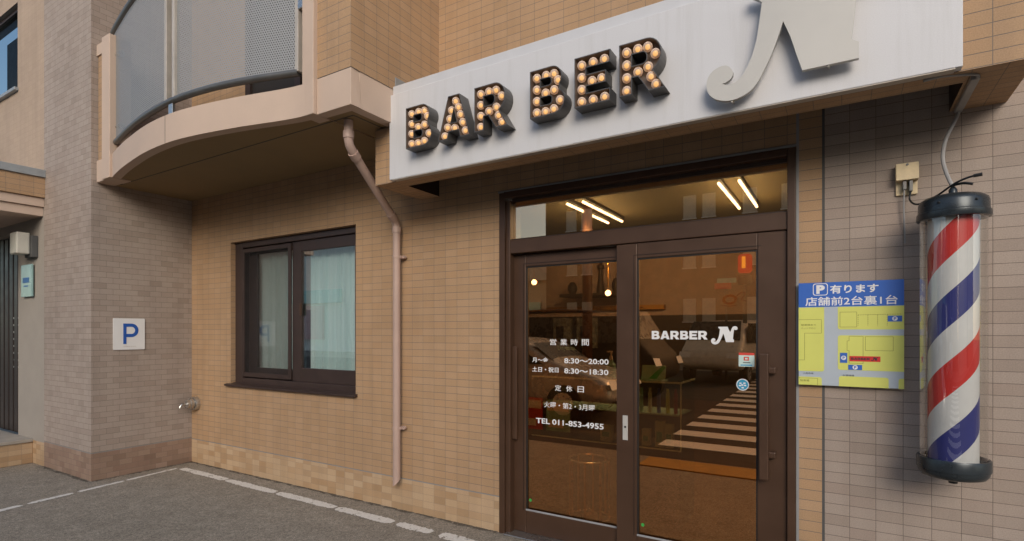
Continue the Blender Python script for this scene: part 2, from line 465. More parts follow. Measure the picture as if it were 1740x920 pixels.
def curtain_mat():
    t = NT('sheer_curtain'); g = t.n('TexCoord').outputs['Object']
    mp = t.n('Mapping'); mp.inputs['Scale'].default_value = (1, 1, 0.03); t.l(g, mp.inputs[0])
    c = t.ramp(t.noise(mp.outputs[0], 30, 4), [(0.3, (0.60, 0.79, 0.76)), (0.7, (0.80, 0.93, 0.90))])
    t.set(c, 0.9)
    return t.mat
M['curtain'] = curtain_mat()
M['wood'] = plain('brown_wood', (0.06, 0.022, 0.006), 0.45, var=0.25, scale=4)
M['floor'] = plain('wood_floor', (0.055, 0.020, 0.005), 0.4, var=0.25, scale=3)
M['inwall'] = plain('interior_wall', (0.52, 0.43, 0.38), 0.9)
M['ceil'] = plain('interior_ceiling', (0.10, 0.076, 0.038), 0.9)
M['darkpanel'] = plain('dark_panel', (0.03, 0.025, 0.02), 0.5)
M['poster'] = plain('poster_paper', (0.18, 0.20, 0.19), 0.6, var=0.6, scale=22)
M['tubelight'] = emit('fluorescent_tube', (1.0, 0.97, 0.90), 14.0)
M['warmbulb'] = emit('warm_bulb', (1.0, 0.93, 0.80), 12.0)
M['brass'] = plain('brass', (0.48, 0.27, 0.06), 0.3, 0.9)
M['bottle_teal'] = plain('teal_bottle', (0.30, 0.60, 0.58), 0.25)
M['bottle_white'] = plain('pale_box', (0.78, 0.84, 0.80), 0.5)
M['bottle_blue'] = plain('blue_tube', (0.08, 0.12, 0.75), 0.3)
M['bottle_lime'] = plain('lime_tube', (0.65, 0.72, 0.05), 0.3)
M['bottle_red'] = plain('red_tube', (0.40, 0.03, 0.03), 0.3)
M['caseglass'] = glass('case_glass', (0.86, 0.92, 0.90), (0.8, 0.95, 0.92), 0.03, 0.8)
M['edgeglass'] = plain('glass_edge', (0.60, 0.80, 0.76), 0.2)
M['green'] = plain('green_dot', (0.05, 0.42, 0.08), 0.5)
M['stickred'] = plain('sticker_red', (0.60, 0.06, 0.04), 0.5)
M['stickpale'] = plain('sticker_pale', (0.52, 0.66, 0.62), 0.5)
M['stickblue'] = plain('sticker_blue', (0.03, 0.30, 0.50), 0.5)
M['neon'] = emit('neon_orange', (1.0, 0.42, 0.10), 0.35)

# ------------------------------------------------------------ ground
g = MB(); g.face([(-120, -120, 0), (120, -120, 0), (120, 120, 0), (-120, 120, 0)])
tag(g.build('ground', M['asphalt']), kind='structure')

rd_ = MB(); rd_.face([(-120, -14.5, .002), (120, -14.5, .002), (120, 0.45, .002), (-120, 0.45, .002)])
def road_mat():
    t = NT('road_asphalt'); g_ = t.n('TexCoord').outputs['Object']
    c = t.ramp(t.noise(g_, 3, 6), [(0.3, (0.045, 0.042, 0.038)), (0.7, (0.07, 0.064, 0.056))]); t.set(c, 0.9, spec=.2); t.bump(t.noise(g_, 120, 3), .5, .005)
    return t.mat
tag(rd_.build('road', road_mat()), kind='structure')
def worn_line(name, a, b, wa, wb, gaps, seed, jag=0.012, z=0.004):
    """a worn painted line from a to b, broken at the gaps (fractions), with ragged edges"""
    rnd = random.Random(seed); mb = MB()
    A, B = Vector((*a, 0)), Vector((*b, 0)); d = (B - A); L = d.length; d.normalize(); nrm = Vector((-d.y, d.x, 0))
    runs = []; s = 0.0
    for g0, g1 in gaps + [(1.0, 1.0)]:
        runs.append((s, g0)); s = g1
    for r0, r1 in runs:
        n = max(6, int((r1-r0)*L/0.014)); prev = None
        for i in range(n+1):
            f = r0 + (r1-r0)*i/n; wid = wa + (wb-wa)*f
            end = min(i, n-i); sh = min(1.0, 0.62 + 0.13*end) * (1 + 0.16*math.sin(f*61+seed) * math.sin(f*23))
            sk = rnd.uniform(-jag, jag)
            l = A + d*(f*L + 0.03*(0.5-sh)*(1 if i < n/2 else -1) + rnd.uniform(-.004, .004)) + nrm*(wid*0.5*sh + rnd.uniform(-jag, jag)*0.8)
            r = A + d*(f*L + sk*0.5) - nrm*(wid*0.5*sh + rnd.uniform(-jag, jag)*0.8)
            l.z = r.z = z
            if prev: mb.face([prev[1], r, l, prev[0]])
            prev = (l, r)
    return tag(mb.build(name, M['line'], merge=False), kind='structure')

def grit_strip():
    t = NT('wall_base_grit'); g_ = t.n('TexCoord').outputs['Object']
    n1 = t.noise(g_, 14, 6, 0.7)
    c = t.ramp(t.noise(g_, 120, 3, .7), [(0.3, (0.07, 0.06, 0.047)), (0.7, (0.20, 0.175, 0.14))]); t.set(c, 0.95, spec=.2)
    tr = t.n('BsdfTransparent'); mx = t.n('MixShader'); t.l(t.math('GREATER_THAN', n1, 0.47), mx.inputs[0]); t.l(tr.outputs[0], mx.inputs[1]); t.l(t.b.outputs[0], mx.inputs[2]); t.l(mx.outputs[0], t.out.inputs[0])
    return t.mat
gs_ = MB(); rg = random.Random(9)
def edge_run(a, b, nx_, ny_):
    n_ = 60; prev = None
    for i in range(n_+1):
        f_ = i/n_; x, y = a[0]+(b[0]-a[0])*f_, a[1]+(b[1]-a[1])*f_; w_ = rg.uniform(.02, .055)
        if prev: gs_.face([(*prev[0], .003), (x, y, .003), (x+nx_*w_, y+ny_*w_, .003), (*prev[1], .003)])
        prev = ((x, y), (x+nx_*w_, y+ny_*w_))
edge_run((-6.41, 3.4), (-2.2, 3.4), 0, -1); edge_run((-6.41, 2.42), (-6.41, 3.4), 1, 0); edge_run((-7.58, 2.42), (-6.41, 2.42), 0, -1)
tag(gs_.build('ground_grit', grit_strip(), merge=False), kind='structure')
worn_line('parking_line', (-6.16, 3.165), (-1.2, 3.115), 0.085, 0.098,
          [(0.17, 0.174), (0.335, 0.340), (0.50, 0.505), (0.635, 0.645), (0.715, 0.732), (0.80, 0.81), (0.88, 0.89)], 3, 0.009)
worn_line('parking_line', (-6.22, 3.14), (-5.93, 1.0), 0.045, 0.075, [(0.24, 0.255), (0.44, 0.46), (0.62, 0.64)], 5, 0.007)

# ------------------------------------------------------------ the building
bld = empty('apartment_building', (-3, 3.4, 0), 'tan tiled apartment building with a barber shop on its ground floor', 'building')
FY = 3.4
FACM = [M['tan'], M['tan_base'], M['grout'], M['joint'], M['pink'], M['caulk'], M['soft_tan'], M['beige'], M['pier'], M['pier_base']]
f = MB()
ZB0, ZB1 = 0.262, 0.270
def cell(x0, x1, z0, z1, m, y=FY, uvo=(6.41, 0)): f.face([(x0,y,z0),(x1,y,z0),(x1,y,z1),(x0,y,z1)], m, uvo)
TOP = 7.5
WX0, WX1, WZ0, WZ1 = -5.638, -3.714, 0.935, 2.462
DX0, DX1, DZ1 = -2.184, -0.217, 2.532
for x0, x1 in ((-6.41, WX0), (WX0, WX1), (WX1, DX0)):
    cell(x0, x1, 0, ZB0, 1); cell(x0, x1, ZB0, ZB1, 2)
    if x0 == WX0:
        cell(x0, x1, ZB1, WZ0, 0, uvo=(6.41, -ZB1)); cell(x0, x1, WZ1, TOP, 0, uvo=(6.41, -ZB1))
    else: cell(x0, x1, ZB1, TOP, 0, uvo=(6.41, -ZB1))
cell(DX0, DX1, DZ1, TOP, 0, uvo=(6.41, -ZB1))
cell(DX1, -0.203, 0, TOP, 5)
f.box(DX0-.008, DX1, 3.390, 3.399, DZ1+.001, DZ1+.012, 5)
cell(-0.203, -0.092, 0, TOP, 0, uvo=(0.205, 0))
cell(-0.092, -0.080, 0, TOP, 3)
cell(-0.080, 7.0, 0, TOP, 4, uvo=(0.080, 0))
# reveals of the window and the entrance
for xx in (WX0, WX1): f.face([(xx,FY,WZ0),(xx,FY+.25,WZ0),(xx,FY+.25,WZ1),(xx,FY,WZ1)], 0)
f.face([(WX0,FY,WZ1),(WX1,FY,WZ1),(WX1,FY+.25,WZ1),(WX0,FY+.25,WZ1)], 0)
f.face([(WX0,FY,WZ0),(WX1,FY,WZ0),(WX1,FY+.25,WZ0),(WX0,FY+.25,WZ0)], 0)
for xx in (DX0, DX1): f.face([(xx,FY,0),(xx,FY+.2,0),(xx,FY+.2,DZ1),(xx,FY,DZ1)], 0)
f.face([(DX0,FY,DZ1),(DX1,FY,DZ1),(DX1,FY+.2,DZ1),(DX0,FY+.2,DZ1)], 0)
f.build('facade_wall', FACM, bld, merge=False)

f = MB()      # the projecting pier and the wall left of it
PX, PY, LX = -6.41, 2.42, -7.58
def xcell(y0, y1, z0, z1, m, uvo=(0, 0)): f.face([(PX,y0,z0),(PX,y1,z0),(PX,y1,z1),(PX,y0,z1)], m, uvo)
xcell(PY, FY, 0, 0.275, 9); xcell(PY, FY, 0.275, 0.283, 2); xcell(PY, FY, 0.283, TOP, 8)
cell(LX, PX, 0, 0.275, 9, PY); cell(LX, PX, 0.275, 0.283, 2, PY); cell(LX, PX, 0.283, TOP, 8, PY)
f.build('pier', FACM, bld, merge=False)
f = MB()
LDX0, LDX1, LDZ0, LDZ1 = -9.75, -8.344, 0.27, 2.66
LWX0, LWX1, LWZ0, LWZ1 = -10.2, -8.362, 4.40, 5.42
cell(-14, LX, 0, 0.262, 1, PY)
cell(LDX1, LX, 0.262, 2.95, 7, PY); cell(-14, LDX0, 0.262, 2.95, 7, PY); cell(LDX0, LDX1, LDZ1, 2.95, 7, PY)
cell(-14, LX, 2.95, LWZ0, 6, PY); cell(-14, LWX0, LWZ0, LWZ1, 6, PY); cell(LWX1, LX, LWZ0, LWZ1, 6, PY); cell(-14, LX, LWZ1, TOP, 6, PY)
for xx, z0, z1 in ((LDX0,LDZ0,LDZ1),(LDX1,LDZ0,LDZ1),(LWX0,LWZ0,LWZ1),(LWX1,LWZ0,LWZ1)):
    f.face([(xx,PY,z0),(xx,PY+.2,z0),(xx,PY+.2,z1),(xx,PY,z1)], 7)
for x0, x1, zz in ((LDX0,LDX1,LDZ1),(LWX0,LWX1,LWZ1),(LWX0,LWX1,LWZ0)):
    f.face([(x0,PY,zz),(x1,PY,zz),(x1,PY+.2,zz),(x0,PY+.2,zz)], 7)
f.build('side_wall', FACM, bld, merge=False)

# entrance porch at the far left
cn = MB()
cn.box(-11, -7.55, 0.9, PY, 2.985, 3.205, 0)
cn.box(-11, -7.575, 0.925, PY, 2.885, 2.982, 1)
cn.box(-11, -7.60, 0.95, PY, 2.785, 2.882, 1)
cn.box(-11, -7.53, 0.88, PY, 3.207, 3.29, 2)
cn.build('porch_canopy', [M['tan'], M['fascia'], M['flash']], bld, bevel=0.004)
st = MB(); st.box(-11, -7.90, 0.9, PY, 0, 0.24, 0); st.box(-11, -7.885, 0.885, PY, 0.2425, 0.28, 1)
st.build('porch_step', [M['tan_base'], M['conc']], bld, bevel=0.006)
ed = MB(); ed.box(LDX0+.004, LDX1-.004, PY+.06, PY+.1, LDZ0, LDZ1-.004)
for k in range(9):
    x = LDX1 - 0.07 - k*0.155
    ed.box(x-.058, x+.058, PY+.042, PY+.058, LDZ0+.01, LDZ1-.01)
edo = ed.build('entrance_door', M['entry'], bld, bevel=0.006)
for k in range(2):
    x = LDX1 - 0.147 - k*0.155
    for i in range(8): MB().box(x-.018, x+.018, PY+.046, PY+.0598, 1.06+i*0.085, 1.082+i*0.085).build('vent_slat', M['steel'], edo)
uw = MB()
for b in ((LWX0,LWX1,LWZ0,LWZ0+.05),(LWX0,LWX1,LWZ1-.05,LWZ1),(LWX1-.05,LWX1,LWZ0+.05,LWZ1-.05),(LWX0,LWX0+.05,LWZ0+.05,LWZ1-.05)):
    uw.box(b[0]+.002, b[1]-.002, PY+.04, PY+.1, b[2]+.002, b[3]-.002)
uwo = uw.build('window', M['wframe'], bld, bevel=0.004)
MB().box(LWX0+.05, LWX1-.05, PY+.065, PY+.071, LWZ0+.05, LWZ1-.05).build('pane', M['dpane'], uwo)
MB().box(LWX0-.02, LWX1+.03, PY-.04, PY+.04, LWZ0-.04, LWZ0-.002).build('sill', M['flash'], uwo, bevel=0.004)
MB().box(LWX0-.3, LWX1+.3, PY+.5, PY+.52, LWZ0-.3, LWZ1+.3).build('room_back', M['darkpanel'], uwo)

# balcony: curved apron, soffit, side posts, perforated railing
curve = spline([(-6.21, 2.494), (-6.0, 2.442), (-5.75, 2.385), (-5.45, 2.327), (-5.0, 2.258), (-4.6, 2.233), (-4.265, 2.252), (-3.82, 2.325), (-3.4, 2.42), (-3.24, 2.447), (-3.095, 2.456)], 8)
bal = MB()
for (xa, ya), (xb, yb) in zip(curve, curve[1:]):
    bal.face([(xa,ya,3.0),(xb,yb,3.0),(xb,yb,3.222),(xa,ya,3.222)])
    bal.face([(xa,ya+.12,3.222),(xa,ya,3.222),(xb,yb,3.222),(xb,yb+.12,3.222)])
    bal.face([(xa,ya,3.0),(xa,ya+.075,2.999),(xb,yb+.075,2.999),(xb,yb,3.0)])
    bal.face([(xb,yb+.12,3.15),(xa,ya+.12,3.15),(xa,ya+.12,3.222),(xb,yb+.12,3.222)])
for xj in (-4.6,):
    yj = min(curve, key=lambda p: abs(p[0]-xj))[1]
    bal.box(xj-.0015, xj+.0015, yj-.0015, yj+.003, 3.0, 3.222, 1)
balo = bal.build('balcony', [M['fascia'], M['joint']], bld, merge=True)
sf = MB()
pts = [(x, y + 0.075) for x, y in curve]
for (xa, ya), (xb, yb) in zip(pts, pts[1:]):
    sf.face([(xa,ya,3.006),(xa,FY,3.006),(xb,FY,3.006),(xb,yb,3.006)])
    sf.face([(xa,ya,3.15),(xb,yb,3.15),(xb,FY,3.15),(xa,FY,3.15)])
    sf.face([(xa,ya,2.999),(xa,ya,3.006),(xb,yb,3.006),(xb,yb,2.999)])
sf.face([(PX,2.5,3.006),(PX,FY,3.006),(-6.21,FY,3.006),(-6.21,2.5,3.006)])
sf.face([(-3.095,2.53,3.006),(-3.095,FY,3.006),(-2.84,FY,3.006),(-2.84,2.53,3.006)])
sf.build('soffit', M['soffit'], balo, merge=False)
sg = MB(); sg.box(-6.3, -2.90, 2.628, 2.634, 3.003, 3.0058); sg.box(-2.900, -2.894, 2.634, 3.39, 3.003, 3.0058)
sg.build('soffit_joint', M['joint'], balo)
ps = MB()
ps.box(-6.21, -6.045, 2.43, 2.62, 2.995, 4.39, 0)
ps.box(-6.405, -6.212, 2.462, 2.62, 4.27, 4.385, 0)
ps.box(-6.405, -6.212, 2.462, 2.62, 3.0, 3.22, 0)
ps.box(-6.400, -6.214, 2.475, 2.61, 3.22, 4.27, 1)
ps.build('end_post', [M['fascia'], M['tan']], balo, bevel=0.006)
MB().box(-3.212, -3.0945, 2.452, 2.60, 2.9985, TOP).build('end_post', M['fascia'], balo, bevel=0.005)
RZ0, RZ1 = 3.345, 4.46
rc = spline([(-6.17, 2.515), (-5.979, 2.471), (-5.493, 2.372), (-5.057, 2.307), (-4.633, 2.272), (-4.339, 2.278), (-4.059, 2.308), (-3.841, 2.347), (-3.645, 2.393), (-3.465, 2.444), (-3.30, 2.494)], 6)
def runs(x0, x1): return [p for p in rc if x0 <= p[0] <= x1]
def at_x(x):
    for a, b in zip(rc, rc[1:]):
        if a[0] <= x <= b[0]: return (x, a[1] + (b[1]-a[1])*(x-a[0])/(b[0]-a[0]))
for x0, x1 in ((-6.2, -4.635), (-4.515, -3.2)):
    q = runs(x0, x1)
    if x1 == -4.635: q.append(at_x(x1))
    else: q.insert(0, at_x(x0))
    pn = MB()
    for (xa, ya), (xb, yb) in zip(q, q[1:]):
        pn.face([(xa,ya,RZ0),(xb,yb,RZ0),(xb,yb,RZ1),(xa,ya,RZ1)])
    pn.build('railing_panel', M['perf'], balo, merge=False)
    for xe in (q[0], q[-1]):
        MB().box(xe[0]-.018, xe[0]+.018, xe[1]-.022, xe[1]+.022, RZ0, RZ1).build('railing_stile', M['rail_light'], balo, bevel=0.004)
MB().tube([(x, y, RZ0) for x, y in rc], 0.026, 10).build('bottom_rail', M['rail'], balo, smooth=True)
MB().tube([(x, y, RZ1) for x, y in rc], 0.028, 10).build('top_rail', M['rail'], balo, smooth=True)
for x in (-4.575,):
    y = min(rc, key=lambda p: abs(p[0]-x))[1]
    br = MB(); br.box(x-.03, x+.03, y-.012, y+.012, 3.225, 3.32); br.build('rail_bracket', M['steel'], balo, bevel=0.004)
for x, y, z in ((-6.10, 2.44, 3.50), (-6.10, 2.44, 4.20)):
    MB().lathe([(0.022, -.05), (0.022, .03), (0.030, .032), (0.030, .05)], (x+.09, y+.06, z), 12, axis='x').build('rail_bracket', M['steel'], balo, smooth=True)
MB().box(-3.285, -3.21, 2.47, 2.50, 3.78, 3.85).build('rail_bracket', M['steel'], balo, bevel=0.004)
# balcony back: glazed door seen through the gap
bd = MB()
for x0, x1 in ((-5.3, -5.22), (-4.5, -4.42), (-3.72, -3.64)): bd.box(x0, x1, FY-.05, FY-.003, 3.15, 5.2, 0)
bd.box(-5.22, -4.5, FY-.02, FY-.004, 3.15, 5.2, 1); bd.box(-4.42, -3.72, FY-.02, FY-.004, 3.15, 5.2, 1)
bd.build('balcony_door', [M['wframe'], M['darkpanel']], balo, bevel=0.003)

# bay beside the balcony
bx = MB()
bx.face([(-3.095,2.487,3.25),(-2.763,2.487,3.25),(-2.763,2.487,TOP),(-3.095,2.487,TOP)], 0, (2.763, -3.25))
bx.face([(-2.763,2.487,3.25),(-2.763,FY,3.25),(-2.763,FY,TOP),(-2.763,2.487,TOP)], 0, (-2.487, -3.25))
bx.face([(-3.095,FY,3.0),(-3.095,2.487,3.0),(-3.095,2.487,TOP),(-3.095,FY,TOP)], 1)
bx.face([(-3.095,2.49,TOP),(-2.763,2.49,TOP),(-2.763,FY,TOP),(-3.095,FY,TOP)], 1)
bx.build('bay_wall', [M['tan'], M['fascia']], bld, merge=False)
bb = MB()
bb.box(-3.094, -2.757, 2.481, 2.56, 2.998, 3.243, 0)
bb.box(-2.84, -2.757, 2.56, FY-.002, 2.998, 3.243, 0, skip='f')
bb.build('bay_band', M['fascia'], bld, bevel=0.004)
bj = MB(); bj.box(-3.094, -2.765, 2.4895, 2.56, 3.243, 3.252); bj.box(-2.84, -2.765, 2.56, FY-.002, 3.243, 3.252); bj.build('bay_joint', M['joint'], bld)

# tiled overhang that carries the shop sign
OX0, OX1, OY, OZ0, OZ1 = -2.96, 0.665, 2.90, 2.586, 2.995
ov = MB()
ov.face([(OX0,OY,OZ0),(-2.757,OY,OZ0),(-2.757,OY,OZ1),(OX0,OY,OZ1)], 0, (2.96, -2.59))
ov.face([(-2.757,OY,OZ0),(OX1,OY,OZ0),(OX1,OY,3.26),(-2.757,OY,3.26)], 0, (-0.525, -2.59))
ov.face([(0.35,OY,3.26),(OX1,OY,3.26),(OX1,OY,5.0),(0.35,OY,5.0)], 0, (-0.525, -2.59))
ov.face([(OX1,OY,OZ0),(OX1,FY,OZ0),(OX1,FY,5.0),(OX1,OY,5.0)], 0)
ov.face([(0.35,FY,3.26),(0.35,OY,3.26),(0.35,OY,5.0),(0.35,FY,5.0)], 0)
ov.face([(OX0,FY,OZ0),(OX0,OY,OZ0),(OX0,OY,OZ1),(OX0,FY,OZ1)], 0)
RX0, RX1, RY = -2.76, 0.452, 3.035
S_ = 1
ov.face([(OX0,OY,OZ0),(OX0,RY,OZ0),(OX1,RY,OZ0),(OX1,OY,OZ0)], S_)
ov.face([(OX0,RY,OZ0),(OX0,FY,OZ0),(RX0,FY,OZ0),(RX0,RY,OZ0)], S_)
ov.face([(RX1,RY,OZ0),(RX1,FY,OZ0),(OX1,FY,OZ0),(OX1,RY,OZ0)], S_)
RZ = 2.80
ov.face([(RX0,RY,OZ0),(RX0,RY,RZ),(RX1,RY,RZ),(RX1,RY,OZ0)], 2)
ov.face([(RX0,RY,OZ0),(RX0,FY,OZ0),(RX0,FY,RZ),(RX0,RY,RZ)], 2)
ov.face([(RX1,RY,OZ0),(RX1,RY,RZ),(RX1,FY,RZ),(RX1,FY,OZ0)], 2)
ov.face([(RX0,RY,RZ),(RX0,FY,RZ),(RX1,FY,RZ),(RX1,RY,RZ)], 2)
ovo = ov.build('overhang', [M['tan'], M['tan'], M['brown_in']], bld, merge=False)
MB().box(-2.755, 0.348, 2.96, FY-.003, 3.22, 3.255).build('overhang_flashing', M['flash'], ovo, bevel=0.004)
MB().box(-2.7625, -2.7575, 2.898, 3.12, 3.246, 3.345).build('overhang_flashing', M['flash'], ovo, bevel=0.003)

# ------------------------------------------------------------ the window left of the entrance
WY = 3.45
wf = MB()
wf.box(WX0+.003, -5.50, WY, WY+.12, WZ0, WZ1-.003); wf.box(-3.76, WX1-.003, WY, WY+.12, WZ0, WZ1-.003)
wf.box(-5.50, -3.76, WY, WY+.12, 2.40, WZ1-.003); wf.box(-5.50, -3.76, WY, WY+.12, WZ0, 1.005)
win = wf.build('window', M['wframe'], bld, bevel=0.005)
def sash(x0, x1, z0, z1, t, y0, y1, ts=None):
    b = MB(); l, r, tp, bt = t
    b.box(x0, x0+l, y0, y1, z0, z1); b.box(x1-r, x1, y0, y1, z0, z1); b.box(x0+l, x1-r, y0, y1, z1-tp, z1); b.box(x0+l, x1-r, y0, y1, z0, z0+bt)
    return b
sash(-4.70, -3.762, 1.006, 2.399, (0.135, 0.045, 0.105, 0.135), 3.475, 3.51).build('sash', M['wframe'], win, bevel=0.005)
sash(-5.498, -4.62, 1.006, 2.399, (0.14, 0.08, 0.07, 0.11), 3.525, 3.555).build('sash', M['wframe'], win, bevel=0.005)
MB().box(-4.565, -3.807, 3.491, 3.496, 1.141, 2.294).build('pane', M['wpane'], win)
MB().box(-5.358, -4.70, 3.538, 3.543, 1.116, 2.329).build('pane', M['wpane'], win)
sash(-5.53, -4.70, 1.02, 2.385, (0.05, 0.045, 0.04, 0.045), 3.456, 3.472).build('screen_frame', M['wframe'], win, bevel=0.003)
MB().face([(-5.48,3.466,1.065),(-4.745,3.466,1.065),(-4.745,3.466,2.345),(-5.48,3.466,2.345)])
sc = MB(); sc.box(-5.48, -4.745, 3.465, 3.467, 1.065, 2.345); sc.build('insect_screen', M['screen'], win)
sl_ = MB(); sl_.face([(-5.70,3.362,.934),(-3.69,3.362,.934),(-3.69,3.449,.954),(-5.70,3.449,.954)])
sl_.face([(-5.70,3.362,.916),(-3.69,3.362,.916),(-3.69,3.362,.934),(-5.70,3.362,.934)])
sl_.face([(-5.70,3.362,.916),(-5.70,3.398,.916),(-3.69,3.398,.916),(-3.69,3.362,.916)])
sl_.face([(-3.69,3.362,.916),(-3.69,3.398,.916),(-3.69,3.398,.9425),(-3.69,3.362,.934)])
sl_.face([(-5.70,3.362,.916),(-5.70,3.362,.934),(-5.70,3.398,.9425),(-5.70,3.398,.916)])
sl_.build('sill', M['wframe'], win)
MB().box(-4.575, -4.55, 3.46, 3.475, 1.66, 1.78).build('latch', M['brown'], win, bevel=0.004)
# room behind and curtains
wr = MB(); wr.box(-6.2, -3.35, 3.66, 5.2, 0.2, 2.75)
wr.build('back_room', M['inwall'], bld)
for i, (x0, x1) in enumerate(((-5.60, -4.63), (-4.60, -3.74))):
    cu = MB(); n = 90; prev = None
    for k in range(n+1):
        x = x0 + (x1-x0)*k/n
        y = 3.605 + 0.022*math.sin(k*0.95 + i) + 0.012*math.sin(k*0.41+1.3*i)
        if prev: cu.face([(prev[0],prev[1],0.96),(x,y,0.96),(x,y,2.44),(prev[0],prev[1],2.44)])
        prev = (x, y)
    o = cu.build('curtain', M['curtain'], smooth=True, origin=(x0, 3.6, 0.96))
    tag(o, ['pale blue green curtain behind the left window sash with the insect screen', 'pale blue green curtain behind the bare right window sash'][i], 'curtain', 'curtains in the window')

# ------------------------------------------------------------ the shop entrance
ef = MB()
JL, JR = -2.095, -0.262
ef.box(DX0+.002, -2.135, 3.388, 3.56, 0, DZ1-.002); ef.box(-2.135, JL, 3.405, 3.56, 0, DZ1-.06)
ef.box(JR, -0.219, 3.392, 3.56, 0, DZ1-.002)
ef.box(-2.135, JR, 3.388, 3.56, 2.488, DZ1-.002)
ef.box(JL, JR, 3.408, 3.56, 2.078, 2.178)
ent = ef.build('entrance_frame', M['brown'], bld, bevel=0.004)
MB().box(JL, JR, 3.448, 3.454, 2.178, 2.488).build('transom_pane', M['transom'], ent)
tl = MB()
for b in ((JL, JR, 2.465, 2.4875), (JL, JR, 2.1785, 2.190)): tl.box(b[0], b[1], 3.435, 3.447, b[2], b[3])
tl.build('glazing_bead', M['brown_in'], ent)
MB().box(JL, JR, 3.46, 3.50, 2.438, 2.487).build('blind_box', M['caulk'], ent)
th = MB(); th.box(-2.13, JR, 3.36, 3.56, 0.0, 0.014); th.build('threshold', M['steel'], ent, bevel=0.003)

def leaf(x0, x1, z0, z1, gx0, gx1, gz0, gz1, y0, y1, label):
    b = MB(); b.box(x0, gx0, y0, y1, z0, z1); b.box(gx1, x1, y0, y1, z0, z1); b.box(gx0, gx1, y0, y1, gz1, z1); b.box(gx0, gx1, y0, y1, z0, gz0)
    o = b.build('sliding_door', M['brown'], bld, bevel=0.005)
    o['label'] = label
    ym = (y0+y1)/2
    MB().box(gx0, gx1, ym-.003, ym+.003, gz0, gz1).build('pane', M['pane'], o)
    bead = MB()
    for q in ((gx0, gx0+.008, gz0, gz1), (gx1-.008, gx1, gz0, gz1), (gx0+.008, gx1-.008, gz1-.008, gz1), (gx0+.008, gx1-.008, gz0, gz0+.006)):
        bead.box(q[0], q[1], ym-.014, ym-.0035, q[2], q[3])
    bead.build('glazing_bead', M['black'], o)
    bl = MB(); bl.box(gx0-.022, gx1+.022, y0-.004, y0-.0005, gz1+.020, gz1+.024); bl.box(gx0-.022, gx0-.018, y0-.004, y0-.0005, gz0, gz1+.020)
    bl.build('frame_seam', M['brown_in'], o)
    return o
ld = leaf(-2.13, -1.20, 0.016, 2.072, -1.997, -1.235, 0.178, 1.982, 3.468, 3.512, 'sliding door pane with the white opening hours lettering')
rd = leaf(-1.276, -0.263, 0.016, 2.074, -1.136, -0.418, 0.174, 1.977, 3.420, 3.462, 'sliding door pane with the white shop name lettering')
lx = MB(); lx.face([(-1.997,3.4655,.1785),(-1.28,3.4655,.1785),(-1.28,3.469,.190),(-1.997,3.469,.190)]); lx.build('bottom_rail_edge', M['caulk'], ld)
lx = MB(); lx.face([(-1.136,3.4175,.1745),(-.418,3.4175,.1745),(-.418,3.421,.186),(-1.136,3.421,.186)]); lx.build('bottom_rail_edge', M['caulk'], rd)
MB().box(-2.095, -2.055, 3.43, 3.452, 0.70, 1.39).build('handle', M['brown'], ld, bevel=0.006)
h = MB(); h.box(-0.402, -0.352, 3.345, 3.375, 0.66, 1.375)
for z in (1.28, 0.80): h.box(-0.36, -0.318, 3.372, 3.4195, z-.018, z+.018)
h.build('handle', M['brown'], rd, bevel=0.006)
MB().box(-1.232, -1.197, 3.416, 3.4195, 0.788, 0.950).build('lock_plate', M['silver'], rd, bevel=0.002)
MB().lathe([(0.007, 0), (0.007, .003)], (-1.214, 3.416, 0.875), 12, axis='y').build('keyhole', M['black'], rd)
# lettering on the panes
YL, YR = 3.4855, 3.4365
v = M['vinyl']
for ch, cx in zip('営業時間', (-1.780, -1.695, -1.612, -1.528)): text(ch, cx-.0265, cx+.0265, 1.403, 1.448, YL, v, ld, bold=0.007)
text('月～金', -1.952, -1.820, 1.275, 1.312, YL, v, ld, bold=0.02)
text('8:30～20:00', -1.691, -1.356, 1.275, 1.312, YL, v, ld, bold=0.02)
text('土日・祝日', -1.952, -1.736, 1.205, 1.243, YL, v, ld, bold=0.02)
text('8:30～18:30', -1.691, -1.358, 1.203, 1.240, YL, v, ld, bold=0.02)
for ch, cx in zip('定休日', (-1.740, -1.652, -1.563)): text(ch, cx-.0245, cx+.0245, 1.074, 1.117, YL, v, ld, bold=0.010)
text('火曜・第2・3月曜', -1.853, -1.457, 0.949, 0.993, YL, v, ld, bold=0.008)
text('TEL 011-853-4955', -1.920, -1.392, 0.828, 0.868, YL, v, ld, bold=0.024)
bw = MB(); wx = 0.0; items = []
for ch in 'BARBER':
    items.append((ch, wx)); wx += {'B': .225, 'A': .254, 'R': .245, 'E': .21}[ch] + .022
BARBER_ROW = items, wx - .022
NSC = 0.151/0.633
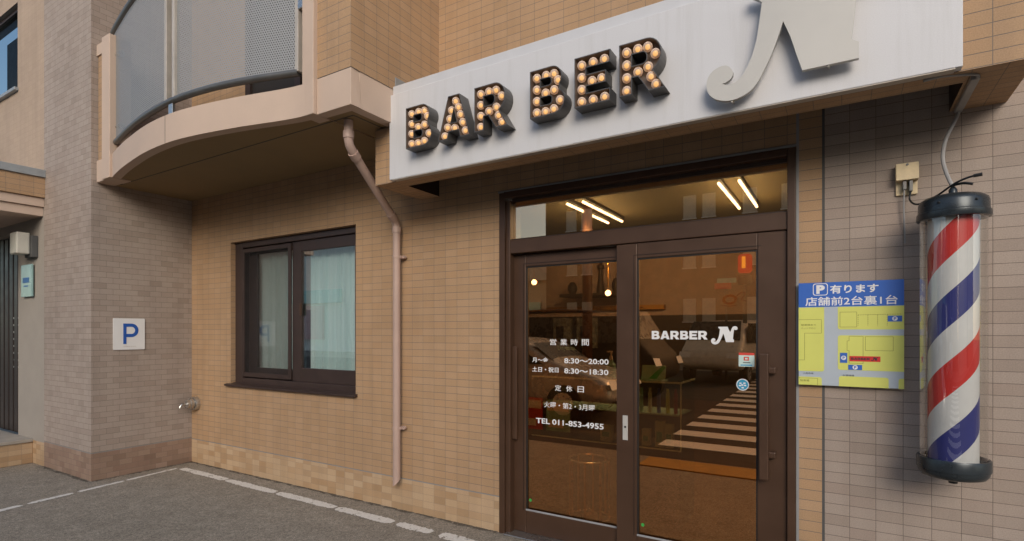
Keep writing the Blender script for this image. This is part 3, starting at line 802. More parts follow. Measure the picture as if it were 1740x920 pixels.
NOUT = [(-.364,3.12),(-.364,3.085),(-.335,3.065),(-.321,3.05),(-.326,3.005),(-.335,2.94),(-.344,2.879),(-.365,2.804),(-.387,2.757),(-.403,2.729),(-.419,2.713),(-.438,2.70),(-.457,2.696),(-.48,2.699),(-.499,2.709),
        (-.484,2.709),(-.471,2.714),(-.457,2.724),(-.449,2.738),(-.448,2.754),(-.455,2.769),(-.466,2.784),(-.48,2.793),(-.499,2.795),(-.519,2.791),(-.538,2.783),(-.553,2.77),(-.564,2.753),(-.57,2.732),(-.571,2.71),(-.567,2.689),(-.559,2.67),(-.547,2.655),(-.528,2.639),(-.502,2.627),(-.477,2.620),(-.452,2.618),(-.427,2.621),(-.403,2.628),(-.381,2.638),(-.36,2.653),(-.343,2.673),(-.328,2.697),(-.297,2.757),(-.28,2.793),(-.266,2.828),(-.246,2.885),(-.231,2.934),
        (-.201,2.855),(-.176,2.765),(-.153,2.687),(.063,2.686),(.063,2.756),(.036,2.776),(.046,2.864),(.053,2.941),(.064,3.02),(.084,3.045),(.095,3.03),(.116,3.025),(.145,3.034),(.162,3.056),(.16,3.09),(.142,3.118),(.108,3.135),(.07,3.133),(.03,3.11),(.004,3.07),(-.016,3.02),(-.036,2.97),(-.05,2.985),(-.085,3.06),(-.105,3.12)]
nm = MB(); nm.poly([(-0.679 + (x+.571)*0.151/0.735, 1.423 + (z-2.618)*0.110/0.517) for x, z in NOUT][::-1], [], YR, YR+.001)
nm.build('lettering', v, rd, merge=False)
stk = MB(); stk.box(-0.522, -0.436, YR, YR+.001, 1.294, 1.361, 0); stk.box(-0.522, -0.436, YR, YR+.001, 1.3615, 1.376, 1)
stk.box(-0.494, -0.466, YR-.001, YR-.0002, 1.330, 1.352, 1); stk.box(-0.487, -0.473, YR-.002, YR-.0012, 1.336, 1.346, 0)
stk.box(-0.498, -0.458, YR-.001, YR-.0002, 1.316, 1.320, 2); stk.box(-0.512, -0.448, YR-.001, YR-.0002, 1.300, 1.306, 3)
stk.build('sticker', [M['stickpale'], M['stickred'], M['ink'], M['stickblue']], rd, merge=False)
sb = MB(); sb.lathe([(0.035, 0), (0.035, .001)], (-0.500, YR, 1.187), 28, 0, axis='y'); sb.lathe([(0.030, .0014), (0.030, .002)], (-0.500, YR, 1.187), 28, 1, axis='y')
for ax, az in ((-.012, .008), (.010, .009), (-.002, -.002), (.014, -.004), (-.015, -.006), (0, -.018)): sb.box(-.5+ax-.006, -.5+ax+.006, YR-.003, YR-.0025, 1.187+az-.004, 1.187+az+.004, 0)
sb.build('sticker', [M['vinyl'], M['stickblue']], rd, merge=False)
MB().lathe([(0.011, 0), (0.011, .001)], (-1.968, YL, 0.253), 16, axis='y').build('sticker', M['green'], ld)
MB().lathe([(0.011, 0), (0.011, .001)], (-1.103, YR, 0.246), 16, axis='y').build('sticker', M['green'], rd)

# ------------------------------------------------------------ inside the shop
room = MB()
X0, X1, Y0, Y1, Z0, Z1 = -4.6, 1.2, 3.66, 7.2, 0.012, 2.76
room.face([(X0,Y0-.10,Z0),(X1,Y0-.10,Z0),(X1,Y1,Z0),(X0,Y1,Z0)], 0)
room.face([(X0,Y0-.1,Z1),(X0,Y1,Z1),(X1,Y1,Z1),(X1,Y0-.1,Z1)], 1)
for a, b in (((X0,Y1),(X1,Y1)), ((X0,Y0-.1),(X0,Y1)), ((X1,Y1),(X1,Y0-.1))):
    room.face([(*a,Z0),(*b,Z0),(*b,.62),(*a,.62)], 3); room.face([(*a,.62),(*b,.62),(*b,1.72),(*a,1.72)], 4); room.face([(*a,1.72),(*b,1.72),(*b,Z1),(*a,Z1)], 2)
for xa, xb in ((-3.34, DX0), (DX1, X1)): room.face([(xa,Y0-.09,Z0),(xb,Y0-.09,Z0),(xb,Y0-.09,Z1),(xa,Y0-.09,Z1)], 2)
room.face([(DX0,Y0-.09,DZ1),(DX1,Y0-.09,DZ1),(DX1,Y0-.09,Z1),(DX0,Y0-.09,Z1)], 2)
room.build('shop_interior', [M['floor'], M['ceil'], M['inwall'], M['wood'], M['darkpanel']], bld, merge=False)
tubes = []
for i, (x, lab) in enumerate(((-2.2, 'leftmost glowing ceiling tube seen through the glass above the door'), (-2.04, 'second glowing ceiling tube from the left above the door'),
                              (-0.85, 'third glowing ceiling tube from the left above the door'), (-0.695, 'rightmost glowing ceiling tube seen through the glass above the door'))):
    e = empty('ceiling_tube_light', (x, 5.1, 2.75), lab, 'ceiling light', 'ceiling tube lights in the shop')
    MB().tube([(x, 4.60, 2.70), (x, 5.64, 2.70)], 0.012, 10).build('tube', M['tubelight'], e, smooth=True)
    for yy in (4.85, 5.4):
        pl_ = bpy.data.lights.new('tube_glow', 'POINT'); pl_.energy = 13; pl_.color = (1.0, 0.92, 0.78); pl_.shadow_soft_size = 0.0
        po_ = bpy.data.objects.new('tube_glow', pl_); COL.objects.link(po_); po_.parent = e; po_.location = (0, yy-5.1, -0.30)
    MB().box(x-.012, x+.012, 4.56, 5.68, 2.728, 2.758).build('housing', M['darkpanel'], e, bevel=0.004)
for x, y, z, lab in ((-3.50, 6.3, 2.16, 'small glowing lamp high at the left edge of the left door pane'), (-2.42, 6.2, 1.97, 'small glowing lamp at the right edge of the left door pane')):
    e = empty('wall_lamp', (x, y, z), lab, 'lamp', 'small lamps in the shop')
    MB().ball((x, y, z), 0.036, m=0).build('shade', M['warmbulb'], e, smooth=True)
    MB().tube([(x, y, z+.065), (x, y, 2.755)], 0.008, 8).build('stem', M['brass'], e)
# display counter
dc = empty('display_counter', (-1.7, 4.3, 0), 'brown counter with a lit glass display top behind the doors', 'counter')
MB().box(-2.9, -1.03, 4.10, 4.55, 0.013, 0.60).build('cabinet', M['wood'], dc, bevel=0.006)
cg = MB()
cg.box(-2.3, -1.03, 4.10, 4.106, 0.602, 1.11); cg.box(-1.036, -1.03, 4.107, 4.55, 0.602, 1.11); cg.box(-2.3, -1.03, 4.10, 4.55, 1.111, 1.118)
cg.build('glass_case', M['caseglass'], dc)
ce = MB()
ce.box(-2.3, -1.028, 4.095, 4.10, 1.108, 1.122); ce.box(-1.03, -1.022, 4.095, 4.107, 0.60, 1.122); ce.box(-2.3, -1.028, 4.095, 4.10, 0.60, 0.61); ce.box(-1.028, -1.022, 4.107, 4.55, 1.108, 1.122)
ce.box(-2.3, -1.04, 4.12, 4.50, 0.86, 0.868)
ce.build('glass_edge', M['edgeglass'], dc)
for i, (x, m, lab) in enumerate(((-1.34, 'bottle_teal', 'teal'), (-1.27, 'bottle_white', 'white'), (-1.20, 'bottle_blue', 'blue'), (-1.13, 'bottle_lime', 'lime'), (-1.07, 'bottle_red', 'red'))):
    b = MB(); b.lathe([(0.014, 0), (0.015, .01), (0.015, .15), (0.010, .165), (0.010, .19)], (x-.02, 4.2, 0.868), 14)
    tag(b.build('tube_bottle', M[m], smooth=True, origin=None), f'slim {lab} bottle standing on the glass shelf of the display case', 'bottle', 'slim bottles in the display case')
for i, (x, hh, ww, lab) in enumerate(((-1.30, .13, .05, 'low pale carton at the left, below the slim bottles'), (-1.19, .20, .055, 'tallest pale carton on the floor of the display case'), (-1.12, .18, .05, 'pale carton right of the tallest one in the display case'), (-1.62, .13, .08, 'wide pale carton low in the display case beside the door stile'))):
    b = MB(); b.box(x-ww, x+ww*.2, 4.18, 4.24, 0.602, 0.602+hh); b.box(x-ww*.8, x, 4.178, 4.1798, 0.64, 0.602+hh*.6, 1)
    tag(b.build('carton', [M['bottle_white'], M['bottle_teal']], bevel=0.003), lab, 'carton', 'pale cartons in the display case')
sp = empty('pump_bottle', (-1.62, 4.22, 1.118), 'clear blue pump bottle standing on the display case', 'bottle')
MB().lathe([(0.036, 0), (0.038, .01), (0.038, .11), (0.018, .135), (0.016, .15)], (-1.62, 4.22, 1.118), 18).build('bottle_body', M['bottle_teal'], sp, smooth=True)
pmp = MB(); pmp.lathe([(0.012, .15), (0.012, .18), (0.006, .182), (0.006, .215)], (-1.62, 4.22, 1.118), 12); pmp.box(-1.655, -1.61, 4.212, 4.228, 1.33, 1.342); pmp.build('pump', M['vinyl'], sp, smooth=True)
gs = MB(); gs.box(-1.36, -1.16, 4.15, 4.24, 1.119, 1.125, 0); gs.face([(-1.36,4.2,1.125),(-1.17,4.2,1.125),(-1.17,4.23,1.235),(-1.36,4.23,1.235)], 0); gs.face([(-1.30,4.198,1.13),(-1.24,4.198,1.13),(-1.17,4.227,1.225),(-1.20,4.227,1.232)], 1)
tag(gs.build('card_stand', [M['bottle_teal'], M['green']], merge=False), 'pale green card stand with a diagonal stripe on the display case', 'card stand')
# umbrella stand just inside the left door
us = empty('umbrella_stand', (-1.70, 3.95, 0.012), 'round brass umbrella stand just inside the left door', 'umbrella stand')
for z, r in ((0.50, 0.155), (0.045, 0.16)):
    MB().tube([(-1.70 + r*math.cos(a*math.pi/12), 3.95 + r*math.sin(a*math.pi/12), z) for a in range(25)], 0.008, 8, caps=False).build('ring', M['steel'], us, smooth=True)
for k in range(8):
    a = k*math.pi/4 + .2
    MB().tube([(-1.70+.155*math.cos(a), 3.95+.155*math.sin(a), .045), (-1.70+.155*math.cos(a), 3.95+.155*math.sin(a), .50)], 0.009, 8).build('bar', M['brass'], us, smooth=True)
MB().lathe([(0.065, .012), (0.065, .07), (0.012, .075), (0.012, .16)], (-1.68, 3.90, 0.02), 20).build('drip_cup', M['steel'], us, smooth=True)
cl = MB(); cl.lathe([(0.05, 0), (0.05, 2.74)], (-2.17, 5.0, 0.013), 14); cl.build('column', M['wood'], bld, smooth=True)
# shelf, posters, tall figurine
shf = empty('wall_shelf', (-3.0, 6.9, 1.98), 'dark wall shelf below the ceiling behind the left door pane', 'shelf')
MB().box(-3.35, -2.35, 6.75, 7.19, 1.98, 2.02).build('board', M['darkpanel'], shf, bevel=0.004)
MB().box(-4.4, -2.0, 7.12, 7.19, 1.80, 1.86).build('picture_rail', M['brass'], shf)
for k, (x, r, hh, lab) in enumerate(((-3.22, .07, .17, 'leftmost dark ornament on the high shelf'), (-3.02, .05, .12, 'small dark ornament left of the tower figurine'), (-2.58, .06, .20, 'dark ornament right of the tower figurine'), (-2.42, .05, .15, 'rightmost dark ornament on the high shelf'))):
    o = MB().lathe([(r*.6, 0), (r, hh*.4), (r*.9, hh*.7), (r*.4, hh), (1e-4, hh*1.02)], (x, 6.9, 2.021), 14)
    tag(o.build('ornament', M['darkpanel'], smooth=True), lab, 'ornament', 'ornaments on the high shelf')
tw = MB().lathe([(0.06, 0), (0.035, .2), (0.03, .32), (0.05, .34), (0.05, .38), (0.02, .40), (0.012, .52), (1e-4, .6)], (-2.80, 6.9, 2.021), 14)
tag(tw.build('tower_figurine', M['darkpanel'], smooth=True), 'tall thin tower figurine on the high shelf', 'figurine')
for i, (x0, x1, lab) in enumerate(((-3.66, -3.36, 'left one of two framed posters on the dark shop wall'), (-3.28, -2.96, 'right one of two framed posters on the dark shop wall'))):
    e = empty('poster', (x0, 7.18, 1.28), lab, 'poster', 'posters in the shop')
    MB().box(x0, x1, 7.17, 7.195, 1.27, 1.70).build('sheet', M['poster'], e)
    MB().box(x0+.05, x0+.17, 7.165, 7.1695, 1.40, 1.58).build('picture', M['darkpanel'], e)
for i, (x0, x1, z0, z1, ma, mb_, lab) in enumerate(((-2.36, -2.19, .66, .93, 'stickred', 'bottle_white', 'red and white flyer leaning against the display case'), (-2.15, -1.93, .66, .92, 'bottle_teal', 'bottle_white', 'green flyer leaning against the display case right of the red one'))):
    b = MB(); b.box(x0, x1, 4.086, 4.092, z0, z1, 0); b.box(x0+.01, x1-.01, 4.083, 4.0858, z1-.09, z1-.02, 1); b.box(x0+.02, x1-.06, 4.083, 4.0858, z0+.03, z0+.09, 1)
    tag(b.build('flyer', [M[ma], M[mb_]], merge=False), lab, 'flyer')
bdn = empty('brand_board', (-2.4, 5.0, 1.1), 'dark board with pale green lettering behind the opening hours', 'sign')
MB().box(-2.62, -2.24, 5.0, 5.02, 0.9, 1.42).build('board', M['darkpanel'], bdn, bevel=.003)
text('Daytona', -2.50, -2.30, 1.30, 1.36, 4.998, M['bottle_teal'], bdn, bold=.03)
# small neon flower on the inside of the right pane
ne = MB()
ptsn = [(-.60+.045*math.cos(t*.55)*(1-.012*t), 3.60, 1.70+.032*math.sin(t*.55)*(1-.012*t)) for t in range(34)]
ne.tube(ptsn, 0.0028, 6); ne.tube([(-.645, 3.6, 1.665), (-.60, 3.6, 1.66), (-.56, 3.6, 1.664)], 0.0028, 6); ne.tube(spline([(-.56, 3.6, 1.72), (-.53, 3.6, 1.745), (-.51, 3.6, 1.735), (-.53, 3.6, 1.70), (-.505, 3.6, 1.69)], 5), 0.0028, 6)
tag(ne.build('neon_sign', M['neon'], smooth=True), 'small dim orange neon outline behind the right door pane', 'neon sign')

# ------------------------------------------------------------ the shop sign
sign = empty('shop_sign', (-1.17, 2.85, 2.58), 'long white shop sign board with marquee bulb letters above the entrance', 'sign')
sp_ = MB(); sp_.box(-2.770, 0.424, 2.85, 2.897, 2.588, 3.192)
sp_.build('sign_panel', M['white'], sign, bevel=0.003)
MB().box(-2.757, 0.424, 2.872, 2.896, 3.1935, 3.262).build('top_strip', M['offwhite'], sign, bevel=0.003)
ft = MB(); ft.box(-2.74, 0.40, 2.853, 2.897, 2.583, 2.5875); ft.build('bottom_trim', M['rail_light'], sign, bevel=0.001)

def rrect(x0, x1, z0, z1, r, right_only=True):
    o = [(x0, z0)]
    o += arc(x1-r, z0+r, r, r, -90, 0, 5) + arc(x1-r, z1-r, r, r, 0, 90, 5)
    return o + [(x0, z1)]
H_ = 0.275
LET = {
 'B': (0.225, [(0, 0)] + arc(.148, .074, .077, .074, -90, 55, 9) + arc(.140, .207, .066, .068, -38, 90, 9) + [(0, H_)],
       [rrect(.070, .142, .062, .108, .016), rrect(.070, .138, .172, .214, .016)],
       [(.034,.036),(.034,.103),(.034,.170),(.034,.238),(.095,.240),(.147,.238),(.172,.196),(.092,.139),(.147,.145),(.185,.080),(.092,.032),(.145,.036)]),
 'A': (0.254, [(0, 0), (.076, 0), (.088, .046), (.166, .046), (.178, 0), (.254, 0), (.172, H_), (.082, H_)],
       [[(.104, .100), (.150, .100), (.127, .190)]],
       [(.127,.244),(.094,.190),(.150,.200),(.080,.138),(.166,.150),(.062,.086),(.121,.072),(.184,.097),(.040,.033),(.205,.040)]),
 'R': (0.245, [(0, 0), (.070, 0), (.070, .086), (.104, .086), (.158, 0), (.245, 0), (.182, .104)] + arc(.148, .186, .078, .089, -52, 90, 10) + [(0, H_)],
       [rrect(.070, .148, .148, .208, .024)],
       [(.034,.034),(.034,.102),(.034,.170),(.034,.238),(.095,.240),(.148,.238),(.188,.194),(.096,.120),(.150,.134),(.166,.080),(.192,.034)]),
 'E': (0.210, [(0, 0), (.210, 0), (.210, .068), (.070, .068), (.070, .106), (.185, .106), (.185, .170), (.070, .170), (.070, .207), (.210, .207), (.210, H_), (0, H_)], [],
       [(.034,.036),(.034,.103),(.034,.170),(.034,.238),(.102,.240),(.168,.240),(.096,.138),(.152,.140),(.102,.034),(.170,.034)]),
}
def inset(loop, d):
    n = len(loop); out = []
    ar = sum(loop[i][0]*loop[(i+1)%n][1]-loop[(i+1)%n][0]*loop[i][1] for i in range(n))
    sgn = 1 if ar > 0 else -1
    for i in range(n):
        p, q, r_ = Vector(loop[i-1]), Vector(loop[i]), Vector(loop[(i+1) % n])
        a = (q-p); b = (r_-q)
        if a.length < 1e-6 or b.length < 1e-6: out.append(tuple(q)); continue
        a.normalize(); b.normalize()
        na = Vector((-a.y, a.x))*sgn; nb = Vector((-b.y, b.x))*sgn
        m = (na+nb)
        m = m/max(m.dot(na), 0.35) if m.length > 1e-4 else na
        out.append(tuple(q + m*d))
    return out
bulb_me = {}
def marquee(ch, x, z, label):
    wdt, outer, holes, bulbs = LET[ch]
    clean = lambda l: [p for i, p in enumerate(l) if (Vector(p)-Vector(l[i-1])).length > 1e-5]
    sh = lambda l: [(px+x, pz+z) for px, pz in l]
    outer = sh(clean(outer)); holes = [sh(clean(h_)) for h_ in holes]
    YF, YB, YR_ = 2.752, 2.8485, 2.800
    mb = MB()
    loops = [outer] + holes
    mb.wall(outer, YF, YB, 0)
    for h_ in holes: mb.wall(h_, YF, YB-.002, 0)
    ins = [inset(outer, .0045)] + [inset(h_, -.0045) for h_ in holes]
    for a, b in zip(loops, ins):
        n = len(a)
        mb.wall(b, YF, YR_, 1)
        for i in range(n): mb.face([(a[i][0],YF,a[i][1]),(a[(i+1)%n][0],YF,a[(i+1)%n][1]),(b[(i+1)%n][0],YF,b[(i+1)%n][1]),(b[i][0],YF,b[i][1])], 0)
    flat = [p for l in ins for p in l]
    for t in tessellate_polygon([[Vector((p[0],p[1],0)) for p in l] for l in ins]):
        mb.face([(flat[i][0], YR_, flat[i][1]) for i in t], 1)
    for t in tessellate_polygon([[Vector((p[0],p[1],0)) for p in outer]]):
        mb.face([(outer[i][0], YB-.001, outer[i][1]) for i in t], 1)
    lo = mb.build('marquee_letter', [M['channel'], M['channel_in']], sign, merge=False)
    lo['label'] = label
    for bx_, bz_ in bulbs:
        c = (x+bx_, 2.776, z+bz_)
        if 'b' not in bulb_me:
            b = MB()
            b.ball((0, 0, 0), 0.0250, 20, 14, 0)
            b.lathe([(0.016, -.024), (0.017, -.016), (0.013, -.012)], (0, 0, 0), 14, 2, axis='y', caps=False)
            b.ball((0, -.002, -.001), 0.0138, 12, 8, 1)
            o = b.build('bulb', [M['bulb'], M['core'], M['socket']], lo, smooth=False)
            for vtx in o.data.vertices: vtx.co += world_of(lo)
            for p in o.data.polygons: p.use_smooth = True
            bulb_me['b'] = o
        else:
            o = bulb_me['b'].copy(); COL.objects.link(o); o.parent = lo
        o.location = Vector(c) - world_of(lo)
marquee('B', -2.523, 2.738, 'first letter B, leftmost of the bulb letters')
marquee('A', -2.244, 2.738, 'letter A of bulb lights')
marquee('R', -1.955, 2.742, 'first letter R, left of the gap')
marquee('B', -1.557, 2.744, 'second letter B, right of the gap')
marquee('E', -1.272, 2.746, 'letter E of bulb lights')
marquee('R', -1.012, 2.748, 'last letter R, nearest the silver swash letter')
def barber_word(x0, x1, z0, z1, y, parent, mat):
    items, tot = BARBER_ROW
    for ch, ox in items:
        b = MB(); fx = lambda l: [(x0 + (px+ox)/tot*(x1-x0), z0 + pz/H_*(z1-z0)) for i, (px, pz) in enumerate(l) if (Vector((px, pz))-Vector(l[i-1])).length > 1e-5]
        b.poly(fx(LET[ch][1]), [fx(h_) for h_ in LET[ch][2]], y, y+.0008)
        b.build('lettering', mat, parent, merge=False)
barber_word(-1.044, -0.699, 1.452, 1.505, YR, rd, M['vinyl'])
nn = MB(); nn.poly(NOUT[::-1], [], 2.780, 2.802)
no = nn.build('swash_letter', M['silver'], sign, merge=True)
so_ = MB()
for px, pz in ((-.455, 2.63), (-.05, 2.70), (-.30, 2.95), (.07, 3.09), (-.2, 3.09), (-.05, 2.95)): so_.tube([(px, 2.80, pz), (px, 2.849, pz)], 0.006, 8)
so_.tube([(-.455, 2.79, 2.618), (-.455, 2.79, 2.611)], .005, 8); so_.tube([(-.05, 2.79, 2.687), (-.05, 2.79, 2.68)], .005, 8)
so_.build('standoff', M['silver'], no)

# ------------------------------------------------------------ drain pipe
dp = empty('drain_pipe', (-3.16, 3.34, 0.235), 'rose painted drain pipe running down beside the shop window', 'drain pipe')
path = [(-2.99, 2.67, 3.0), (-2.99, 2.67, 2.865), (-2.993, 2.682, 2.828), (-3.005, 2.73, 2.785), (-3.148, 3.295, 2.425), (-3.158, 3.328, 2.385), (-3.16, 3.335, 2.33), (-3.16, 3.335, 2.2)]
MB().tube(path, 0.032, 16).build('elbow', M['pipe'], dp, smooth=True)
pv = MB(); pv.tube([(-3.16, 3.335, 2.21), (-3.16, 3.335, 0.27)], 0.032, 18)
n = 18
ring = [(-3.16+.032*math.cos(2*math.pi*k/n), 3.335+.032*math.sin(2*math.pi*k/n)) for k in range(n)]
for k in range(n):
    a, b = ring[k], ring[(k+1) % n]
    za = .25 - (3.335-a[1])*.75 + (a[0]+3.16)*.6; zb = .25 - (3.335-b[1])*.75 + (b[0]+3.16)*.6
    pv.face([(*a, .28), (*b, .28), (*b, zb), (*a, za)])
pv.build('downpipe', M['pipe'], dp, smooth=True, merge=False)
for z, hh, r in ((2.32, .05, .037), (0.68, .03, .0345)):
    MB().lathe([(r, 0), (r, hh)], (-3.16, 3.335, z), 18).build('collar', M['pipe'], dp, smooth=True)
MB().lathe([(0.038, 0), (0.038, .05)], (-2.99, 2.67, 2.872), 18).build('collar', M['pipe'], dp, smooth=True)
for q0, q1 in (((-3.003, 2.722, 2.790), (-3.0145, 2.767, 2.761)), ((-3.133, 3.236, 2.463), (-3.145, 3.283, 2.433))):
    MB().tube([q0, q1], 0.038, 16).build('collar', M['pipe'], dp, smooth=True)
for z in (2.12, 0.70):
    k_ = MB(); k_.box(-3.15, -3.115, 3.335, FY-.002, z-.012, z+.012); k_.lathe([(0.014, 0), (0.014, .03)], (-3.105, 3.385, z), 10, axis='y'); k_.lathe([(0.035, 0), (0.035, .02)], (-3.16, 3.335, z-.01), 18)
    k_.build('bracket', M['pipe'], dp, bevel=0.002)

# ------------------------------------------------------------ barber pole
PC = (0.437, 3.18)
pole = empty('barber_pole', (PC[0], PC[1], 0.82), 'tall wall-hung barber pole with red, white and blue spiral stripes', 'barber pole')
c0 = (PC[0], PC[1], 0.82)
MB().lathe([(0.093, .085), (0.093, 1.205)], (c0[0], c0[1], c0[2]), 48, caps=False).build('striped_cylinder', M['stripes'], pole, smooth=True)
MB().lathe([(0.124, .085), (0.124, 1.205)], c0, 48, caps=False).build('glass_tube', M['tube'], pole, smooth=True)
cp = MB(); cp.lathe([(0.118, 1.196), (0.134, 1.196), (0.137, 1.203), (0.136, 1.225), (0.131, 1.229), (0.130, 1.270), (0.125, 1.284), (0.108, 1.297), (0.07, 1.307), (0.03, 1.311), (1e-4, 1.312)], c0, 48)
cpo = cp.build('top_cap', M['cap'], pole, smooth=True)
cb_ = MB(); cb_.lathe([(1e-4, .010), (0.09, .010), (0.118, .018), (0.130, .034), (0.132, .045), (0.132, .050), (0.136, .052), (0.137, .098), (0.134, .104), (0.126, .104), (0.125, .09), (0.09, .086), (1e-4, .086)], c0, 48)
cb_.build('bottom_cap', M['cap'], pole, smooth=True)
MB().lathe([(0.010, -.018), (0.017, -.016), (0.018, -.002), (0.028, .004), (0.028, .012)], c0, 16).build('knob', M['capdark'], pole, smooth=True)
MB().lathe([(0.018, 1.310), (0.016, 1.334), (0.009, 1.345)], c0, 14).build('cable_gland', M['cap'], pole, smooth=True)
wb = MB()
for z in (.045, 1.26): wb.box(PC[0]-.03, PC[0]+.03, PC[1]+.125, FY-.002, .82+z-.02, .82+z+.02)
wb.build('wall_bracket', M['cap'], pole, bevel=0.003)
sc_ = MB()
for a in (-120, -60): sc_.ball((PC[0]+.131*math.cos(R(a)), PC[1]+.131*math.sin(R(a)), .82+1.26), .006, 8, 6)
sc_.build('screw', M['capdark'], pole)

# supply cable and its trunking under the overhang
ct = empty('cable_trunking', (0.50, 3.1, 2.59), 'grey cable trunking with a hanging cable under the overhang end', 'cable')
MB().box(0.468, 0.500, 2.975, 3.385, 2.568, 2.588).build('trunking', M['cable'], ct, bevel=0.003)
MB().tube(spline([(0.484, 3.37, 2.575), (0.475, 3.36, 2.54), (0.425, 3.28, 2.42), (0.405, 3.22, 2.32), (0.415, 3.20, 2.24), (0.437, 3.18, 2.165)], 8), 0.0085, 8).build('hanging_cable', M['cable'], ct, smooth=True)
MB().tube(spline([(0.30, 2.905, 2.578), (0.36, 2.915, 2.586), (0.42, 2.93, 2.584), (0.478, 2.95, 2.580), (0.49, 2.965, 2.574), (0.484, 2.985, 2.578)], 6), 0.006, 8).build('sign_cable', M['cable'], ct, smooth=True)
# outlet box on the wall
ob = empty('outlet_box', (0.28, 3.4, 2.27), 'weathered cream outdoor socket box on the rose grey tiles', 'socket box')
b = MB(); b.box(0.236, 0.326, 3.385, 3.398, 2.195, 2.345); b.build('back_plate', M['cream'], ob, bevel=0.003)
b = MB(); b.poly([(3.34, 2.262), (3.384, 2.262), (3.384, 2.35), (3.355, 2.35)], [], 0.234, 0.328, axis='x'); b.build('cover', M['cream'], ob, bevel=0.003)
b = MB(); b.box(0.262, 0.278, 3.352, 3.384, 2.215, 2.26); b.box(0.288, 0.304, 3.352, 3.384, 2.205, 2.26); b.build('plug', M['rail'], ob, bevel=0.003)
MB().lathe([(0.006, 0), (0.006, .004)], (0.281, 3.352, 2.34), 10, axis='y').build('screw', M['rail'], ob)
MB().tube(spline([(0.296, 3.36, 2.21), (0.292, 3.355, 2.16), (0.32, 3.30, 2.125), (0.38, 3.22, 2.14), (0.437, 3.16, 2.175), (0.48, 3.13, 2.19), (0.515, 3.12, 2.195)], 8), 0.0045, 8).build('cord', M['capdark'], ob, smooth=True)
MB().tube([(0.500, 3.122, 2.194), (0.53, 3.118, 2.196)], 0.008, 8).build('cord_end', M['capdark'], ob, smooth=True)
MB().tube(spline([(0.437, 3.165, 2.172), (0.47, 3.14, 2.17), (0.50, 3.13, 2.16)], 6), 0.006, 8).build('cord_end', M['capdark'], ob, smooth=True)
MB().tube(spline([(0.27, 3.36, 2.22), (0.268, 3.37, 2.12), (0.275, 3.385, 1.95)], 6), 0.004, 8).build('cord', M['cable'], ob, smooth=True)

# ------------------------------------------------------------ map sign by the entrance
ms = empty('parking_map_sign', (0.03, 3.37, 1.21), 'blue and yellow parking map board beside the entrance', 'sign')
mx0, mx1, mz0, mz1 = -0.203, 0.269, 1.210, 1.766
MB().box(mx0, mx1, 3.365, 3.388, mz0, mz1).build('board', M['mapgrey'], ms, bevel=0.0015)
MP = 3.3645
MB().box(mx0, mx1, MP-.0005, MP, 1.634, mz1).build('header', M['mapblue'], ms)
yl = MB()
def yblock(x0, x1, z0, z1, r=.012, c='tl tr bl br'):
    p = []
    p += arc(x0+r, z0+r, r, r, 180, 270, 4) if 'bl' in c else [(x0, z0)]
    p += arc(x1-r, z0+r, r, r, 270, 360, 4) if 'br' in c else [(x1, z0)]
    p += arc(x1-r, z1-r, r, r, 0, 90, 4) if 'tr' in c else [(x1, z1)]
    p += arc(x0+r, z1-r, r, r, 90, 180, 4) if 'tl' in c else [(x0, z1)]
    yl.poly(p, [], MP-.0005, MP)
yblock(mx0, -.081, 1.285, 1.632, c='br'); yblock(-.018, mx1, 1.512, 1.632, c='bl'); yblock(-.018, mx1, 1.297, 1.481, c='tl bl')
yblock(mx0, -.092, mz0, 1.254, c='tr'); yblock(-.013, .205, mz0, 1.264, c='tl tr'); yblock(.246, mx1, mz0, 1.262, c='tl')
yl.build('map_blocks', M['mapyellow'], ms, merge=False)
def mline(pts, wd=.0016, dash=False):
    ml = MB()
    for a, b_ in zip(pts, pts[1:]):
        A, B = Vector(a), Vector(b_); L = (B-A).length; d = (B-A)/L; nrm = Vector((-d.y, d.x))*wd/2
        segs = [(0, L)] if not dash else [(s, min(s+.006, L)) for s in [i*.0105 for i in range(int(L/.0105)+1)] if s < L]
        for s, e in segs:
            p, q = A+d*s, A+d*e
            ml.face([(p.x-nrm.x,MP-.001,p.y-nrm.y),(q.x-nrm.x,MP-.001,q.y-nrm.y),(q.x+nrm.x,MP-.001,q.y+nrm.y),(p.x+nrm.x,MP-.001,p.y+nrm.y)])
    ml.build('map_line', M['mapline'], ms, merge=False)
mline([(-.008,1.525),(.067,1.525),(.067,1.604),(-.008,1.604),(-.008,1.525)])
mline([(.072,1.588),(.262,1.590)], .0022, True)
for xx in (.073, .116, .158, .199): mline([(xx,1.588),(xx,1.532)], .0022, True)
mline([(.2,1.554),(.262,1.554)], .0022, True)
mline([(mx0,1.566),(-.094,1.566),(-.094,1.492),(-.174,1.492),(-.174,1.345),(mx0,1.345)])
mline([(.033,1.476),(.095,1.476),(.095,1.334),(.033,1.334),(.033,1.40),(.024,1.40),(.024,1.452),(.033,1.452),(.033,1.476)])
mline([(.105,1.474),(.224,1.474),(.224,1.402),(.105,1.402),(.105,1.474)])
mline([(mx0,1.247),(-.112,1.247),(-.112,mz0)], .0014)
for x0, x1, z0, z1 in ((.201,.261,1.552,1.582),(-.008,.025,1.335,1.388),(.029,.091,1.299,1.326)):
    pb = MB(); pb.box(x0, x1, MP-.0015, MP-.0011, z0, z1, 0)
    cx_, cz_ = (x0+x1)/2, (z0+z1)/2
    pb.lathe([(.0115, 0), (.0115, .0003)], (cx_, MP-.0016, cz_), 20, 1, axis='y')
    pb.build('map_marker', [M['mapblue'], M['vinyl']], ms, merge=False)
pb = MB(); pb.box(.035, .170, MP-.0015, MP-.0011, 1.344, 1.372)
pb.build('map_marker', M['mapred'], ms, merge=False)
